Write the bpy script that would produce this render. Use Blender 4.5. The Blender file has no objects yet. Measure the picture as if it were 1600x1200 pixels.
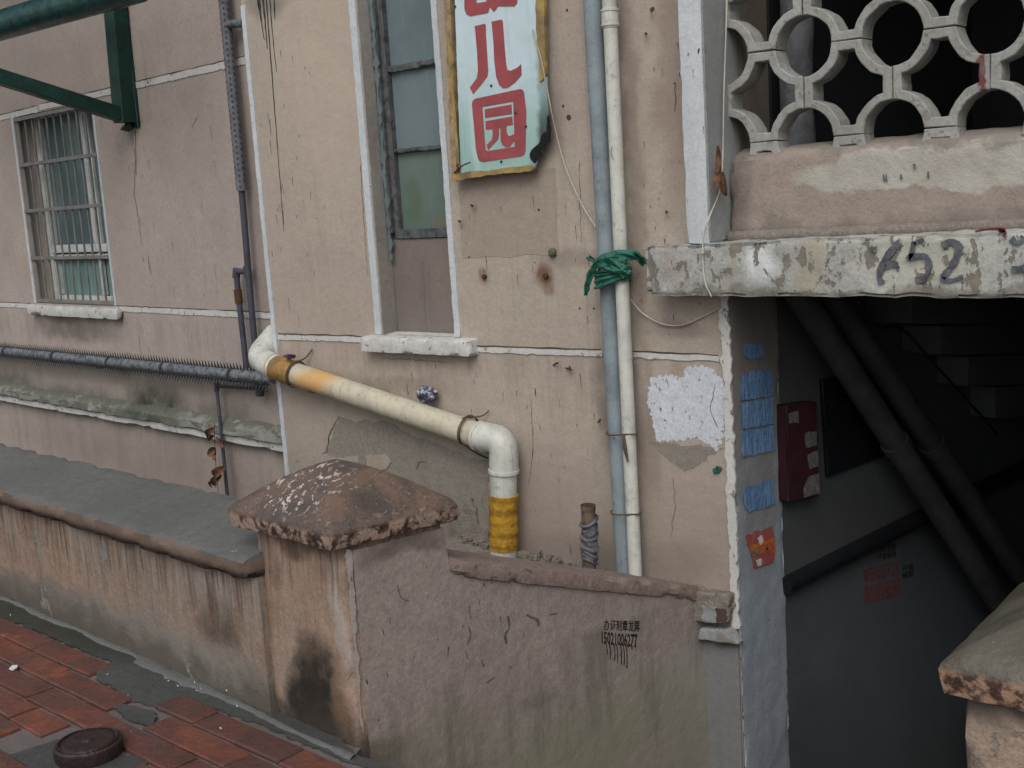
import bpy, bmesh, math, random
from mathutils import Vector, noise
random.seed(7)
SC = bpy.context.scene
COL = SC.collection
R = math.radians

# ------------------------------------------------------------------ camera
FPX = 1852.0
PITCH, ROLL, A1 = R(9.11), R(-3.675), R(50.89)
az = math.pi - A1
h0 = Vector((math.cos(az), math.sin(az), 0)); r0 = Vector((math.sin(az), -math.cos(az), 0)); Z = Vector((0, 0, 1))
FW = math.cos(PITCH)*h0 - math.sin(PITCH)*Z; UP = math.sin(PITCH)*h0 + math.cos(PITCH)*Z
RT = math.cos(ROLL)*r0 + math.sin(ROLL)*UP; UU = -math.sin(ROLL)*r0 + math.cos(ROLL)*UP
CAM = Vector((0, -3.652, 1.6))
cd = bpy.data.cameras.new('camera'); cam = bpy.data.objects.new('camera', cd); COL.objects.link(cam)
cd.sensor_width = 36; cd.lens = FPX/1600*36; cd.clip_start = .05; cd.clip_end = 500
from mathutils import Matrix
m = Matrix((RT, UU, -FW)).transposed().to_4x4(); m.translation = CAM; cam.matrix_world = m
SC.camera = cam

# ------------------------------------------------------------------ light
w = bpy.data.worlds.new('World'); SC.world = w; w.use_nodes = True
wn = w.node_tree.nodes; wl = w.node_tree.links
bg = wn['Background']; sky = wn.new('ShaderNodeTexSky'); sky.sky_type = 'NISHITA'; sky.sun_disc = False
SUN_EL, SUN_AZ = R(47), R(154)       # azimuth clockwise from +Y
sky.sun_elevation = SUN_EL; sky.sun_rotation = SUN_AZ; sky.dust_density = 4; sky.air_density = 1.2
hs = wn.new('ShaderNodeHueSaturation'); hs.inputs['Saturation'].default_value = .42
wl.new(sky.outputs[0], hs.inputs['Color']); wl.new(hs.outputs[0], bg.inputs[0]); bg.inputs[1].default_value = .12
sl = bpy.data.lights.new('sun', 'SUN'); so = bpy.data.objects.new('sun', sl); COL.objects.link(so)
sl.energy = .95; sl.angle = R(40); sl.color = (1, .98, .96)
sd = Vector((math.sin(SUN_AZ)*math.cos(SUN_EL), math.cos(SUN_AZ)*math.cos(SUN_EL), math.sin(SUN_EL)))
so.rotation_euler = (-sd).to_track_quat('-Z', 'Y').to_euler()
so.location = (0, -6, 8)
vs = SC.view_settings; vs.view_transform = 'Standard'; vs.look = 'None'; vs.gamma = 1; vs.use_curve_mapping = False
vs.exposure = 0.05

# ------------------------------------------------------------------ frames (planes of the place)
def ray(x, y): return FW + (x-800)/FPX*RT - (y-600)/FPX*UU
class Frame:
    def __init__(s, o, u, n): s.o = Vector(o); s.u = Vector(u).normalized(); s.n = Vector(n).normalized(); s.v = s.n.cross(s.u)*1.0
    def at(s, x, y, off=0.0):
        d = ray(x, y); p0 = s.o + s.n*off
        return CAM + d*((p0-CAM).dot(s.n)/d.dot(s.n))
    def p(s, u, v, off=0.0): return s.o + s.u*u + s.v*v + s.n*off
    def uv(s, P): q = P - s.o; return q.dot(s.u), q.dot(s.v)
    def pu(s, x, y, off=0.0): return s.uv(s.at(x, y, off))
F = Frame((0, 0, 0), (1, 0, 0), (0, -1, 0))
L = Frame((-5.295, .725, 0), (.995, -.099, 0), (-.099, -.995, 0))
A = Vector((-2.516, -1.395, 0))
sdir = Vector((.265, .964, 0)).normalized()
S = Frame(A, sdir, (sdir.y, -sdir.x, 0))
ld = Vector((-.996, .0886, 0)).normalized()
LW = Frame((-2.955, -1.384, 0), -ld, (ld.y*-1, ld.x, 0))
RV = Frame((-1.985, 0, 0), (0, 1, 0), (1, 0, 0))
IW = Frame((-1.985, .36, 0), sdir, (sdir.y, -sdir.x, 0))
GR = Frame((0, 0, 0), (1, 0, 0), (0, 0, 1))

# ------------------------------------------------------------------ materials
def lin(c): return tuple(((v/255)/12.92 if v/255 < .04045 else (((v/255)+.055)/1.055)**2.4) for v in c)
K = 1.0
def C(r, g, b, k=None): return tuple(min(.85, v*(K if k is None else k)) for v in lin((r, g, b))) + (1,)
def ds(c, k=.70, g=1.03): m_ = sum(c)/3; return tuple((m_+(v-m_)*k)*g for v in c)
class NT:
    def __init__(s, name):
        s.m = bpy.data.materials.new(name); s.m.use_nodes = True
        s.n = s.m.node_tree.nodes; s.l = s.m.node_tree.links
        s.b = s.n['Principled BSDF']; s.geo = s.n.new('ShaderNodeNewGeometry'); s.b.inputs['Specular IOR Level'].default_value = .3
        s.P = s.geo.outputs['Position']
    def put(s, sock, v):
        if hasattr(v, 'is_output') or isinstance(v, bpy.types.NodeSocket): s.l.new(v, sock)
        else: sock.default_value = v
    def sc(s, x, y, z, vec=None, loc=(0, 0, 0)):
        n = s.n.new('ShaderNodeMapping'); s.put(n.inputs[0], vec or s.P); n.inputs['Scale'].default_value = (x, y, z); n.inputs['Location'].default_value = loc; return n.outputs[0]
    def noise(s, scale, detail=4, rough=.55, vec=None, dist=0, col=False):
        n = s.n.new('ShaderNodeTexNoise'); s.put(n.inputs['Vector'], vec or s.P); n.inputs['Scale'].default_value = scale
        n.inputs['Detail'].default_value = detail; n.inputs['Roughness'].default_value = rough; n.inputs['Distortion'].default_value = dist
        return n.outputs['Color' if col else 'Fac']
    def ramp(s, f, lo, hi, a=0., b=1.):
        n = s.n.new('ShaderNodeMapRange'); n.interpolation_type = 'SMOOTHSTEP'; s.put(n.inputs[0], f)
        for i, v in enumerate((lo, hi, a, b)): n.inputs[i+1].default_value = v
        return n.outputs[0]
    def math(s, op, a, b=0., c=None):
        n = s.n.new('ShaderNodeMath'); n.operation = op; s.put(n.inputs[0], a); s.put(n.inputs[1], b)
        if c is not None: s.put(n.inputs[2], c)
        return n.outputs[0]
    def mix(s, f, a, b, mode='MIX'):
        n = s.n.new('ShaderNodeMix'); n.data_type = 'RGBA'; n.blend_type = mode; n.clamp_factor = True
        s.put(n.inputs['Factor'], f); s.put(n.inputs[6], a); s.put(n.inputs[7], b); return n.outputs[2]
    def warped(s, amt=.1, scale=6):
        c = s.noise(scale, 4, .6, col=True)
        n = s.n.new('ShaderNodeVectorMath'); n.operation = 'MULTIPLY_ADD'; s.l.new(c, n.inputs[0]); n.inputs[1].default_value = (amt,)*3
        n2 = s.n.new('ShaderNodeVectorMath'); n2.operation = 'SUBTRACT'; s.l.new(s.P, n2.inputs[0]); n2.inputs[1].default_value = (amt/2,)*3
        s.l.new(n2.outputs[0], n.inputs[2]); return n.outputs[0]
    def blob(s, c, r, soft=.6, vec=None, sq=False):
        n = s.n.new('ShaderNodeVectorMath'); n.operation = 'SUBTRACT'; s.put(n.inputs[0], vec or s.P); n.inputs[1].default_value = c
        d = s.n.new('ShaderNodeVectorMath'); d.operation = 'DIVIDE'; s.l.new(n.outputs[0], d.inputs[0]); d.inputs[1].default_value = r
        l = s.n.new('ShaderNodeVectorMath'); l.operation = 'LENGTH'; s.l.new(d.outputs[0], l.inputs[0])
        return s.ramp(l.outputs['Value'], 1.0, 1.0-soft)
    def n_z(s): n = s.n.new('ShaderNodeSeparateXYZ'); s.put(n.inputs[0], s.P); return n.outputs[2]
    def z(s, lo, hi, warp=None):
        n = s.n.new('ShaderNodeSeparateXYZ'); s.put(n.inputs[0], warp or s.P); return s.ramp(n.outputs[2], lo, hi)
    def bump(s, h, dist=.01, strength=1, prev=None):
        n = s.n.new('ShaderNodeBump'); s.put(n.inputs['Height'], h); n.inputs['Distance'].default_value = dist; n.inputs['Strength'].default_value = strength
        if prev is not None: s.l.new(prev, n.inputs['Normal'])
        return n.outputs[0]
    def done(s, col, rough=.85, normal=None, metal=0., spec=None):
        s.put(s.b.inputs['Base Color'], col); s.put(s.b.inputs['Roughness'], rough); s.b.inputs['Metallic'].default_value = metal
        if normal is not None: s.l.new(normal, s.b.inputs['Normal'])
        if spec is not None: s.b.inputs['Specular IOR Level'].default_value = spec
        return s.m

def plaster(name, c1, c2, streak=.35, grime=(70, 64, 58), blobs=(), zb=(), flecks=.5, peel=None, bumpd=.006, zw=.22, cloud=.5, rough=.88, grit=.2, extra=None, drips=()):
    c1, c2, grime = ds(c1), ds(c2), ds(grime)
    blobs = [(c, r, ds(rgb), *q) for c, r, rgb, *q in blobs]; zb = [(a, b, ds(rgb), q) for a, b, rgb, q in zb]
    if peel: peel = (ds(peel[0]), *peel[1:])
    t = NT(name)
    big = t.ramp(t.noise(1.3, 5, .6, dist=.4), .32, .68)
    col = t.mix(big, C(*c1), C(*c2))
    med = t.ramp(t.noise(5, 6, .65), .3, .75)
    g = C(*grime)
    col = t.mix(t.math('MULTIPLY', med, .22*cloud*2), col, t.mix(.45, C(*c1), g))
    # rain streaks: narrow in plan, long in height, broken up by a slow noise
    st = t.ramp(t.noise(1, 6, .7, vec=t.sc(11, 11, .55)), .47, .80)
    st2 = t.ramp(t.noise(1, 5, .65, vec=t.sc(42, 42, 1.1)), .52, .85)
    gate = t.ramp(t.noise(2.1, 3, .5, vec=t.sc(1, 1, .6)), .35, .7)
    col = t.mix(t.math('MULTIPLY', t.math('MULTIPLY', st, gate), streak), col, g)
    col = t.mix(t.math('MULTIPLY', t.math('MULTIPLY', st2, gate), streak*.8), col, g)
    fine = t.ramp(t.noise(60, 4, .7), .3, .7)
    col = t.mix(t.math('MULTIPLY', fine, grit), col, t.mix(.6, C(*c1), g))
    sand = t.ramp(t.noise(105, 3, .75), .42, .62)
    col = t.mix(t.math('MULTIPLY', sand, .16+grit*.3), col, t.mix(.8, C(*c2), g))
    gr = t.ramp(t.noise(26, 7, .78), .40, .66)
    col = t.mix(t.math('MULTIPLY', gr, grit*.9), col, t.mix(.75, C(*c2), g))
    if flecks:
        fl = t.ramp(t.noise(1, 2, .5, vec=t.sc(75, 75, 17)), .735, .76)
        fg = t.ramp(t.noise(2.3, 2, .5, vec=t.sc(1, 1, 1, loc=(3, 5, 9))), .48, .62)
        col = t.mix(t.math('MULTIPLY', t.math('MULTIPLY', fl, fg), flecks), col, C(50, 44, 40))
        sp = t.ramp(t.noise(38, 2, .5), .74, .77)
        col = t.mix(t.math('MULTIPLY', sp, flecks*.7), col, C(70, 60, 52))
    if blobs or zb: wp = t.warped(.16, 5); wz = t.sc(1, 1, 1, t.warped(zw, 9))
    for c, r, rgb, s_, *so_ in blobs:
        f = t.math('MULTIPLY', t.blob(c, r, so_[0] if so_ else .7, wp), s_)
        f = t.math('MULTIPLY', f, t.ramp(t.noise(9, 5, .7), .2, .62, .45, 1))
        col = t.mix(f, col, C(*rgb))
    for lo, hi, rgb, s_ in zb:
        f = t.math('MULTIPLY', t.z(lo, hi, wz), s_)
        col = t.mix(f, col, C(*rgb))
    for ztop, zbot, rgb, s_, fx in drips:      # runs that start at a ledge and thin out below it
        n1 = t.ramp(t.noise(1, 6, .72, vec=t.sc(fx, fx, 1.3)), .44, .66)
        zz = t.ramp(t.n_z(), zbot, ztop); lim = t.ramp(t.math('ADD', zz, t.math('MULTIPLY', t.noise(1, 4, .7, vec=t.sc(fx*.8, fx*.8, .4)), 1.5)), 1.05, 1.45)
        lim = t.math('MULTIPLY', lim, t.ramp(t.n_z(), ztop+.03, ztop-.01))
        col = t.mix(t.math('MULTIPLY', t.math('MULTIPLY', n1, lim), s_), col, C(*ds(rgb, .75)))
    h = t.noise(22, 6, .62)
    if peel:
        rgb, th, vecs = peel
        pm = t.ramp(t.noise(1, 7, .68, vec=t.sc(*vecs), dist=.3), th, th+.025)
        col = t.mix(pm, col, t.mix(t.ramp(t.noise(14, 5, .6), .3, .7), C(*rgb), t.mix(.35, C(*rgb), g)))
        h = t.math('SUBTRACT', h, t.math('MULTIPLY', pm, .35))
    if extra: col, h = extra(t, col, h)
    hb = t.math('ADD', t.math('MULTIPLY', h, 1.0), t.math('MULTIPLY', t.noise(160, 3, .6), .22))
    nb = t.bump(t.noise(3.2, 3, .5), .02, .4)
    nb = t.bump(hb, bumpd*.62, .8, nb)
    return t.done(col, rough, nb)

def simple(name, rgb, rough=.6, var=.25, dark=None, sc=8, metal=0, bump=.002, streak=None, bs=40, rust=None, spec=.35):
    t = NT(name); d = dark or tuple(v*.6 for v in rgb)
    col = t.mix(t.math('MULTIPLY', t.ramp(t.noise(sc, 6, .65), .3, .75), var*2), C(*rgb), C(*d))
    col = t.mix(t.math('MULTIPLY', t.ramp(t.noise(90, 3, .7), .45, .8), .25), col, C(*d))
    if streak:
        s_ = t.ramp(t.noise(1, 6, .7, vec=t.sc(60, 60, 4)), .5, .75); col = t.mix(t.math('MULTIPLY', s_, streak), col, C(*d))
    if rust:
        rgb2, th = rust; pm = t.ramp(t.noise(1, 6, .7, vec=t.sc(34, 34, 13)), th, th+.03); col = t.mix(pm, col, C(*rgb2))
    return t.done(col, t.ramp(t.noise(12, 4, .6), .2, .8, rough*.8, min(1, rough*1.2)), t.bump(t.noise(bs, 5, .6), bump, 1), metal, spec)

fa = lambda *a: tuple(F.at(*a))
la = lambda *a: tuple(L.at(*a))
TAN, PINK, GRM = (176, 157, 142), (172, 148, 137), (104, 94, 86)
M = {}
TAN, PINK = (182, 167, 147), (174, 157, 142)
M['wall'] = plaster('tan_plaster', TAN, PINK, .5, GRM, flecks=.6, cloud=.9, zb=[(.85, .15, (128, 112, 100), .45)],
    drips=[(.985, .45, (128, 108, 96), .25, 12), (.96, .8, (110, 94, 84), .2, 34)], blobs=[
    (fa(500, 100), (.45, .5, .8), (184, 162, 142), .6),
    (fa(757, 432), (.045, .2, .05), (112, 70, 42), .8), (fa(852, 432), (.07, .2, .07), (110, 68, 40), .9),
    (fa(850, 190), (.16, .3, .2), (120, 108, 98), .5),
    (fa(962, 620), (.13, .3, .38), (106, 95, 86), .75), (fa(1010, 700), (.1, .3, .3), (122, 106, 95), .6),
    (fa(900, 400), (.3, .3, .06), (128, 114, 103), .6),
    (fa(1060, 520), (.17, .3, .05), (110, 98, 90), .55),
    (fa(1050, 130), (.1, .3, .6), (138, 114, 99), .65), (fa(990, 250), (.05, .3, 1.1), (122, 105, 95), .6),
    (fa(620, 600), (.5, .3, .07), (122, 102, 90), .5),
    (fa(640, 800), (.45, .3, .18), (132, 122, 110), .6),
    (fa(455, 800), (.1, .3, .6), (150, 138, 128), .4),
    (fa(1060, 880), (.22, .3, .12), (128, 112, 100), .7), (fa(880, 860), (.4, .3, .1), (130, 116, 104), .6),
    (fa(412, 10), (.22, .3, .07), (88, 92, 84), .6), (fa(640, 790), (.4, .3, .2), (140, 128, 114), .5)])
M['wall_left'] = plaster('greyed_tan_plaster', (178, 163, 150), (168, 151, 141), .5, (98, 92, 86), flecks=.6, cloud=.8,
    drips=[(.93, .55, (108, 98, 88), .24, 12), (.24, -.4, (118, 108, 100), .25, 9)], blobs=[
    (la(245, 635), (.55, .6, .2), (58, 66, 54), .95), (la(20, 600), (.6, .6, .16), (84, 88, 78), .8), (la(130, 620), (1.0, .6, .1), (100, 98, 88), .7),
    (la(115, 515), (.9, .6, .12), (96, 88, 80), .75), (la(350, 650), (.6, .6, .12), (96, 92, 82), .7),
    (la(40, 120), (.7, .8, .7), (150, 138, 130), .5), (la(230, 720), (3, .6, .25), (140, 124, 112), .5),
    (la(400, 350), (.14, .6, 1.1), (136, 120, 112), .6)])
M['infill'] = plaster('mauve_infill_plaster', (132, 116, 106), (114, 102, 95), .5, (84, 78, 76), flecks=.3, zb=[(1.25, 1.0, (118, 110, 106), .5)])
M['white'] = plaster('aged_white_paint', (205, 205, 200), (190, 190, 186), .4, (112, 106, 98), flecks=.8, peel=((138, 124, 112), .60, (26, 26, 20)), bumpd=.004)
M['offwhite'] = plaster('clean_white_paint', (196, 206, 212), (184, 194, 200), .5, (118, 116, 112), flecks=1., bumpd=.004, peel=((128, 118, 108), .665, (30, 30, 12)))
M['greyreveal'] = plaster('dim_white_reveal', (150, 155, 154), (136, 140, 140), .6, (84, 84, 82), flecks=.5, bumpd=.004)
M['fadedstripe'] = plaster('faded_corner_paint', (166, 158, 154), (146, 134, 128), .6, (96, 84, 76), flecks=1., peel=((130, 112, 100), .53, (30, 30, 12)))
M['bluejamb'] = plaster('blue_grey_jamb_paint', (158, 172, 186), (142, 156, 170), .55, (92, 92, 92), flecks=.7, grit=.3, bumpd=.005,
    zb=[(.35, .75, (118, 108, 98), .75)], blobs=[(tuple(RV.at(1185, 820)), (.5, .2, .3), (122, 112, 104), .6), (tuple(RV.at(1180, 560)), (.5, .3, .4), (112, 104, 98), .7)])
M['greyfoot'] = plaster('grey_foot_paint', (128, 128, 126), (116, 118, 118), .6, (86, 84, 80), flecks=.6, blobs=[((-2.06, 0, -.02), (.2, .2, .06), (70, 62, 56), .8)])
M['slab'] = plaster('flaking_white_slab', (190, 194, 194), (152, 152, 140), .95, (90, 86, 76), flecks=.9, grit=.35, bumpd=.012,
    peel=((124, 118, 104), .555, (22, 22, 13)), zb=[(1.26, 1.22, (104, 98, 88), .7)], blobs=[
    ((-1.62, -.13, 1.33), (.07, .2, .2), (158, 150, 120), .8), ((-1.25, -.13, 1.33), (.3, .2, .14), (190, 190, 160), .5), ((-2.1, -.13, 1.33), (.07, .2, .2), (150, 138, 124), .5),
    ((-1.78, -.13, 1.31), (.08, .2, .1), (214, 220, 222), .9), ((-1.9, -.13, 1.3), (.03, .2, .2), (150, 140, 124), .6)])
M['parapet'] = plaster('two_tone_parapet_plaster', (158, 140, 126), (150, 134, 122), .3, (108, 98, 88), flecks=.6, grit=.3, bumpd=.016,
    blobs=[((-1.15, 0, 1.60), (.62, .3, .085), (164, 162, 148), 1., .15), ((-1.98, 0, 1.55), (.1, .3, .4), (100, 90, 84), .9)],
    zb=[(1.47, 1.41, (120, 110, 100), .85), (1.655, 1.69, (120, 112, 102), .8)])
M['lattice'] = plaster('chipped_white_lattice', (170, 173, 168), (144, 144, 137), .7, (96, 92, 86), flecks=.8, peel=((142, 136, 126), .60, (34, 34, 34)), grit=.35, bumpd=.01,
    blobs=[((-1.14, .05, 1.86), (.02, .2, .07), (110, 44, 40), .95, .3), ((-1.56, .05, 1.86), (.1, .2, .2), (130, 124, 114), .7)])
M['lowwall'] = plaster('stained_orange_plaster', (170, 132, 108), (150, 132, 116), 1.0, (84, 66, 50), flecks=.9, grit=.45, bumpd=.014, cloud=.8,
    peel=((136, 130, 120), .60, (6, 6, 4)),
    blobs=[(tuple(LW.at(342, 975)), (.16, .3, .18), (70, 56, 44), .95), (tuple(LW.at(230, 1000)), (1.4, .4, .16), (116, 110, 102), .85), (tuple(LW.at(60, 930)), (1.0, .4, .12), (110, 104, 96), .8), (tuple(LW.at(320, 1050)), (.5, .4, .2), (128, 122, 112), .8), (tuple(LW.at(330, 915)), (.25, .4, .07), (150, 138, 128), .6)],
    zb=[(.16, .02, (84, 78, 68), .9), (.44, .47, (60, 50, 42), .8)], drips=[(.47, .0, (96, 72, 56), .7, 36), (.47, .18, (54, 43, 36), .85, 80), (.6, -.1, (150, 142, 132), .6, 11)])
def sooty(t, col, h):
    return col, h
M['pillar'] = plaster('rust_streaked_pillar_plaster', (166, 136, 116), (158, 142, 128), .7, (104, 74, 46), flecks=.9, grit=.4, bumpd=.012,
    blobs=[((-2.71, -1.4, .12), (.165, .12, .27), (46, 38, 33), 1., .6), ((-2.71, -1.4, .10), (.16, .12, .27), (40, 34, 30), 1., .5), ((-2.70, -1.4, .0), (.22, .12, .2), (44, 36, 31), 1., .4), ((-2.93, -1.4, .2), (.05, .1, .5), (134, 98, 62), .8), ((-2.58, -1.4, .15), (.05, .1, .3), (130, 100, 70), .6),
           ((-2.7, -1.4, .60), (.26, .1, .06), (70, 60, 54), .85), ((-2.86, -1.42, .5), (.08, .1, .12), (84, 66, 50), .7), ((-2.55, -1.4, .4), (.05, .08, .3), (168, 166, 162), .5)],
    zb=[(.10, -.02, (60, 50, 42), .9)], drips=[(.6, -.1, (120, 84, 56), .5, 22), (.62, .3, (66, 52, 44), .6, 60)])
M['stairwall'] = plaster('mauve_stair_wall_plaster', (162, 144, 134), (148, 131, 124), .6, (100, 90, 82), flecks=1., grit=.5, bumpd=.009, cloud=.9,
    blobs=[(tuple(S.at(690, 1150)), (.25, .3, .12), (122, 116, 92), .6), (tuple(S.at(900, 1170)), (.25, .6, .2), (128, 122, 96), .6), (tuple(S.at(1070, 1040)), (.08, .25, .14), (138, 136, 134), .8), (tuple(S.at(1080, 1150)), (.1, .18, .25), (128, 126, 116), .6),
           (tuple(S.at(640, 850)), (.1, .3, .05), (92, 78, 70), .8), (tuple(S.at(590, 1180)), (.1, .1, .08), (96, 88, 66), .7), (tuple(S.at(840, 1090)), (.04, .12, .05), (104, 92, 86), .5)],
    zb=[(-.06, -.20, (134, 130, 106), .6)], drips=[(.1, -.7, (88, 84, 76), .5, 9)])
M['coping_grey'] = plaster('grey_cement_coping', (112, 115, 115), (92, 94, 93), .5, (74, 72, 66), flecks=.9, grit=.5, zw=.035, bumpd=.012, rough=.55, peel=((138, 132, 128), .66, (26, 14, 26)),
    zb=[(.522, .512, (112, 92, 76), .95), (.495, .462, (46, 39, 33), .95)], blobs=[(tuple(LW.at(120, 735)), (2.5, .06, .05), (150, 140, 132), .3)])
M['coping_pink'] = plaster('painted_coping_plaster', (152, 126, 114), (142, 120, 110), .4, (84, 68, 58), flecks=1., grit=.45, bumpd=.014, peel=((112, 98, 86), .60, (20, 20, 30)))
M['rubble'] = plaster('crumbling_mortar', (150, 140, 126), (130, 118, 106), .3, (84, 76, 68), flecks=.8, grit=.5, bumpd=.03)
M['oldplaster'] = plaster('exposed_old_plaster', (150, 140, 126), (138, 128, 116), .35, (92, 86, 76), flecks=.6, grit=.4, bumpd=.012)
M['tanpatch'] = plaster('darker_tan_patch', (166, 149, 130), (158, 142, 124), .3, (100, 92, 82), flecks=.8)
M['whitepatch'] = plaster('flaking_whitewash', (204, 214, 226), (190, 200, 212), .3, (130, 128, 126), flecks=2., grit=.35, bumpd=.008, peel=((132, 118, 106), .615, (60, 60, 34)))
# mottled cap: pale chips scattered over a dark brown wet crust
def capmat(name, base, base2, chip, th, side, tt=.655, gate=None):
    t = NT(name)
    col = t.mix(t.ramp(t.noise(6, 5, .6), .35, .65), C(*base), C(*base2))
    pm = t.ramp(t.noise(1, 6, .68, vec=t.sc(52, 30, 60), dist=.4), th, th+.02)
    pg = t.ramp(t.noise(4, 3, .6), .38, .55)
    if gate: pg = t.math('MULTIPLY', t.math('ADD', t.blob(gate[0], gate[1], .5, t.warped(.06, 8)), .12), t.ramp(t.noise(5, 3, .6), .25, .45))
    col = t.mix(t.math('MULTIPLY', pm, pg), col, C(*chip))
    sm = t.ramp(t.noise(1, 6, .65, vec=t.sc(26, 26, 26)), .42, .56)
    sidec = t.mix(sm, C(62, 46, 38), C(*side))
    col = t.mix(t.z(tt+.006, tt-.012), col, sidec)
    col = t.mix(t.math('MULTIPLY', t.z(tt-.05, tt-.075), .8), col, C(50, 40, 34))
    h = t.math('ADD', t.math('MULTIPLY', pm, .4), t.noise(30, 6, .65))
    return t.done(col, t.ramp(t.noise(7, 4, .6), .3, .7, .25, .6), t.bump(h, .007, 1), spec=.4)
M['cap'] = capmat('brown_wet_mottled_cap', (78, 70, 65), (112, 92, 79), (186, 176, 172), .555, (152, 131, 118), .668, ((-2.74, -1.30, .74), (.21, .17, .12)))
M['cap2'] = capmat('olive_grey_mottled_cap', (92, 90, 80), (78, 72, 62), (160, 148, 128), .66, (150, 122, 102), .660)

def pipe_mat(name, rgb, rust=None, rough=.45, streak=.2, blobs=()):
    t = NT(name)
    d = tuple(v*.62 for v in rgb)
    col = t.mix(t.math('MULTIPLY', t.ramp(t.noise(9, 5, .6), .4, .75), .5), C(*rgb), C(*d))
    col = t.mix(t.math('MULTIPLY', t.ramp(t.noise(1, 5, .7, vec=t.sc(50, 50, 3)), .5, .8), streak), col, C(*d))
    col = t.mix(t.ramp(t.noise(1, 3, .5, vec=t.sc(80, 80, 30)), .70, .72), col, C(64, 58, 52))
    col = t.mix(t.math('MULTIPLY', t.ramp(t.noise(26, 5, .75), .55, .7), .45), col, C(*tuple(v*.5 for v in rgb)))
    if rust:
        pm = t.ramp(t.noise(1, 6, .7, vec=t.sc(26, 26, 9)), rust[1], rust[1]+.02); col = t.mix(pm, col, C(*rust[0]))
    wp = t.warped(.08, 9)
    for c, r, rgb2, s_ in blobs: col = t.mix(t.math('MULTIPLY', t.blob(c, r, .6, wp), s_), col, C(*rgb2))
    return t.done(col, rough, t.bump(t.noise(30, 4, .6), .002, 1))
M['pvc'] = pipe_mat('yellowed_pvc', (190, 184, 164), streak=.6, blobs=[(fa(520, 590), (.2, .3, .09), (196, 148, 82), .9), (fa(470, 570), (.1, .3, .12), (186, 132, 60), .8)])
M['pvcwhite'] = pipe_mat('white_pvc', (198, 200, 192), streak=.5)
M['pvccream'] = pipe_mat('cream_pvc', (198, 200, 192), streak=.5, blobs=[(fa(957, 75), (.05, .2, .1), (120, 118, 104), .8)])
M['bluepipe'] = pipe_mat('blue_grey_painted_pipe', (134, 146, 152), rust=((112, 82, 58), .66), streak=.5)
M['tape'] = simple('yellow_tape', (190, 146, 48), .5, .5, (112, 84, 30), 16, streak=.5, bump=.006, bs=60)
M['orangetape'] = simple('weathered_orange_tape', (184, 134, 66), .55, .6, (110, 98, 66), 12, streak=.5)
M['gas'] = simple('dark_blue_grey_pipe', (74, 74, 88), .5, .3, (50, 48, 56), 10)
M['steel'] = simple('galvanised_spike_strip', (134, 140, 144), .45, .6, (66, 70, 74), 30, metal=.2)
M['steeldark'] = simple('dark_spikes', (66, 70, 76), .5, .4, None, 30, metal=.2)
M['green'] = simple('dark_green_painted_steel', (22, 60, 52), .4, .4, (12, 34, 32), 9, streak=.4, bump=.004, rust=((60, 66, 58), .72))
M['greentube'] = simple('glossy_green_tube', (38, 80, 76), .3, .5, (20, 46, 46), 14, streak=.4, bump=.003)
M['wire'] = simple('rusty_wire', (92, 76, 58), .7, .3)
M['cable'] = simple('dirty_white_cable', (196, 192, 180), .6, .3)
M['rust'] = simple('rust', (88, 58, 42), .85, .4)
M['iron'] = simple('wet_dark_iron', (66, 54, 52), .35, .4, (40, 34, 34), 25, metal=.3, bump=.006)
M['duct'] = simple('grey_duct_tape_wrap', (112, 112, 120), .5, .5, (70, 70, 80), 20, bump=.01, bs=70)
M['stub'] = simple('rusty_stub_pipe', (112, 98, 84), .7, .5, (66, 50, 40), 22)
M['bag'] = simple('green_plastic_film', (40, 112, 92), .45, .5, (18, 66, 56), 30, bump=.01, bs=60, spec=.5)
M['foil'] = simple('crumpled_grey_film', (150, 156, 168), .35, .9, (60, 62, 74), 60)
M['leaf'] = simple('dry_brown_leaf', (124, 92, 70), .8, .6, (78, 54, 42), 30)
M['purple'] = simple('purple_plastic_scrap', (92, 64, 96), .5, .5, (46, 34, 56), 60)
M['wood'] = simple('peeling_blue_green_wood', (92, 100, 104), .75, .6, (60, 62, 62), 24, streak=.5, rust=((96, 84, 78), .56), bump=.006)
M['alu'] = simple('white_window_frame', (206, 210, 208), .5, .3)
M['bar'] = simple('grey_painted_bars', (128, 126, 124), .6, .3)
M['crack'] = simple('dark_crack', (76, 66, 58), .9, .2)
M['pit'] = simple('brown_pit', (84, 70, 60), .9, .3)
M['drip'] = simple('dark_green_paint_run', (52, 62, 54), .5, .3)
M['soot'] = simple('black_stencil_paint', (34, 32, 34), .8, .2)
M['scuff'] = simple('dull_scuff', (112, 106, 110), .8, .8, (74, 70, 76), 60)
M['greypaint'] = simple('blue_grey_brush_paint', (62, 66, 76), .8, .5, (110, 112, 116), 45, rust=((160, 162, 158), .64))
M['redpaint'] = simple('faded_red_sign_paint', (158, 78, 82), .6, .35, (130, 66, 70), 14)
M['redink'] = simple('red_stencil_paint', (112, 48, 50), .8, .3)
M['yellowstrip'] = simple('ochre_painted_timber', (172, 146, 84), .7, .6, (120, 104, 78), 14, streak=.3, rust=((132, 112, 88), .62))
M['tanstrip'] = simple('bare_timber_strip', (168, 146, 112), .75, .5, (110, 96, 74), 18, rust=((186, 150, 60), .58))
M['darkboard'] = simple('dark_glazed_board', (26, 28, 32), .3, .3)
M['redbox'] = simple('dark_red_steel_box', (52, 18, 26), .7, .6, (34, 13, 19))
M['sticker'] = simple('dirty_white_sticker', (70, 69, 70), .8, .4, (110, 108, 106), 50)
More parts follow.
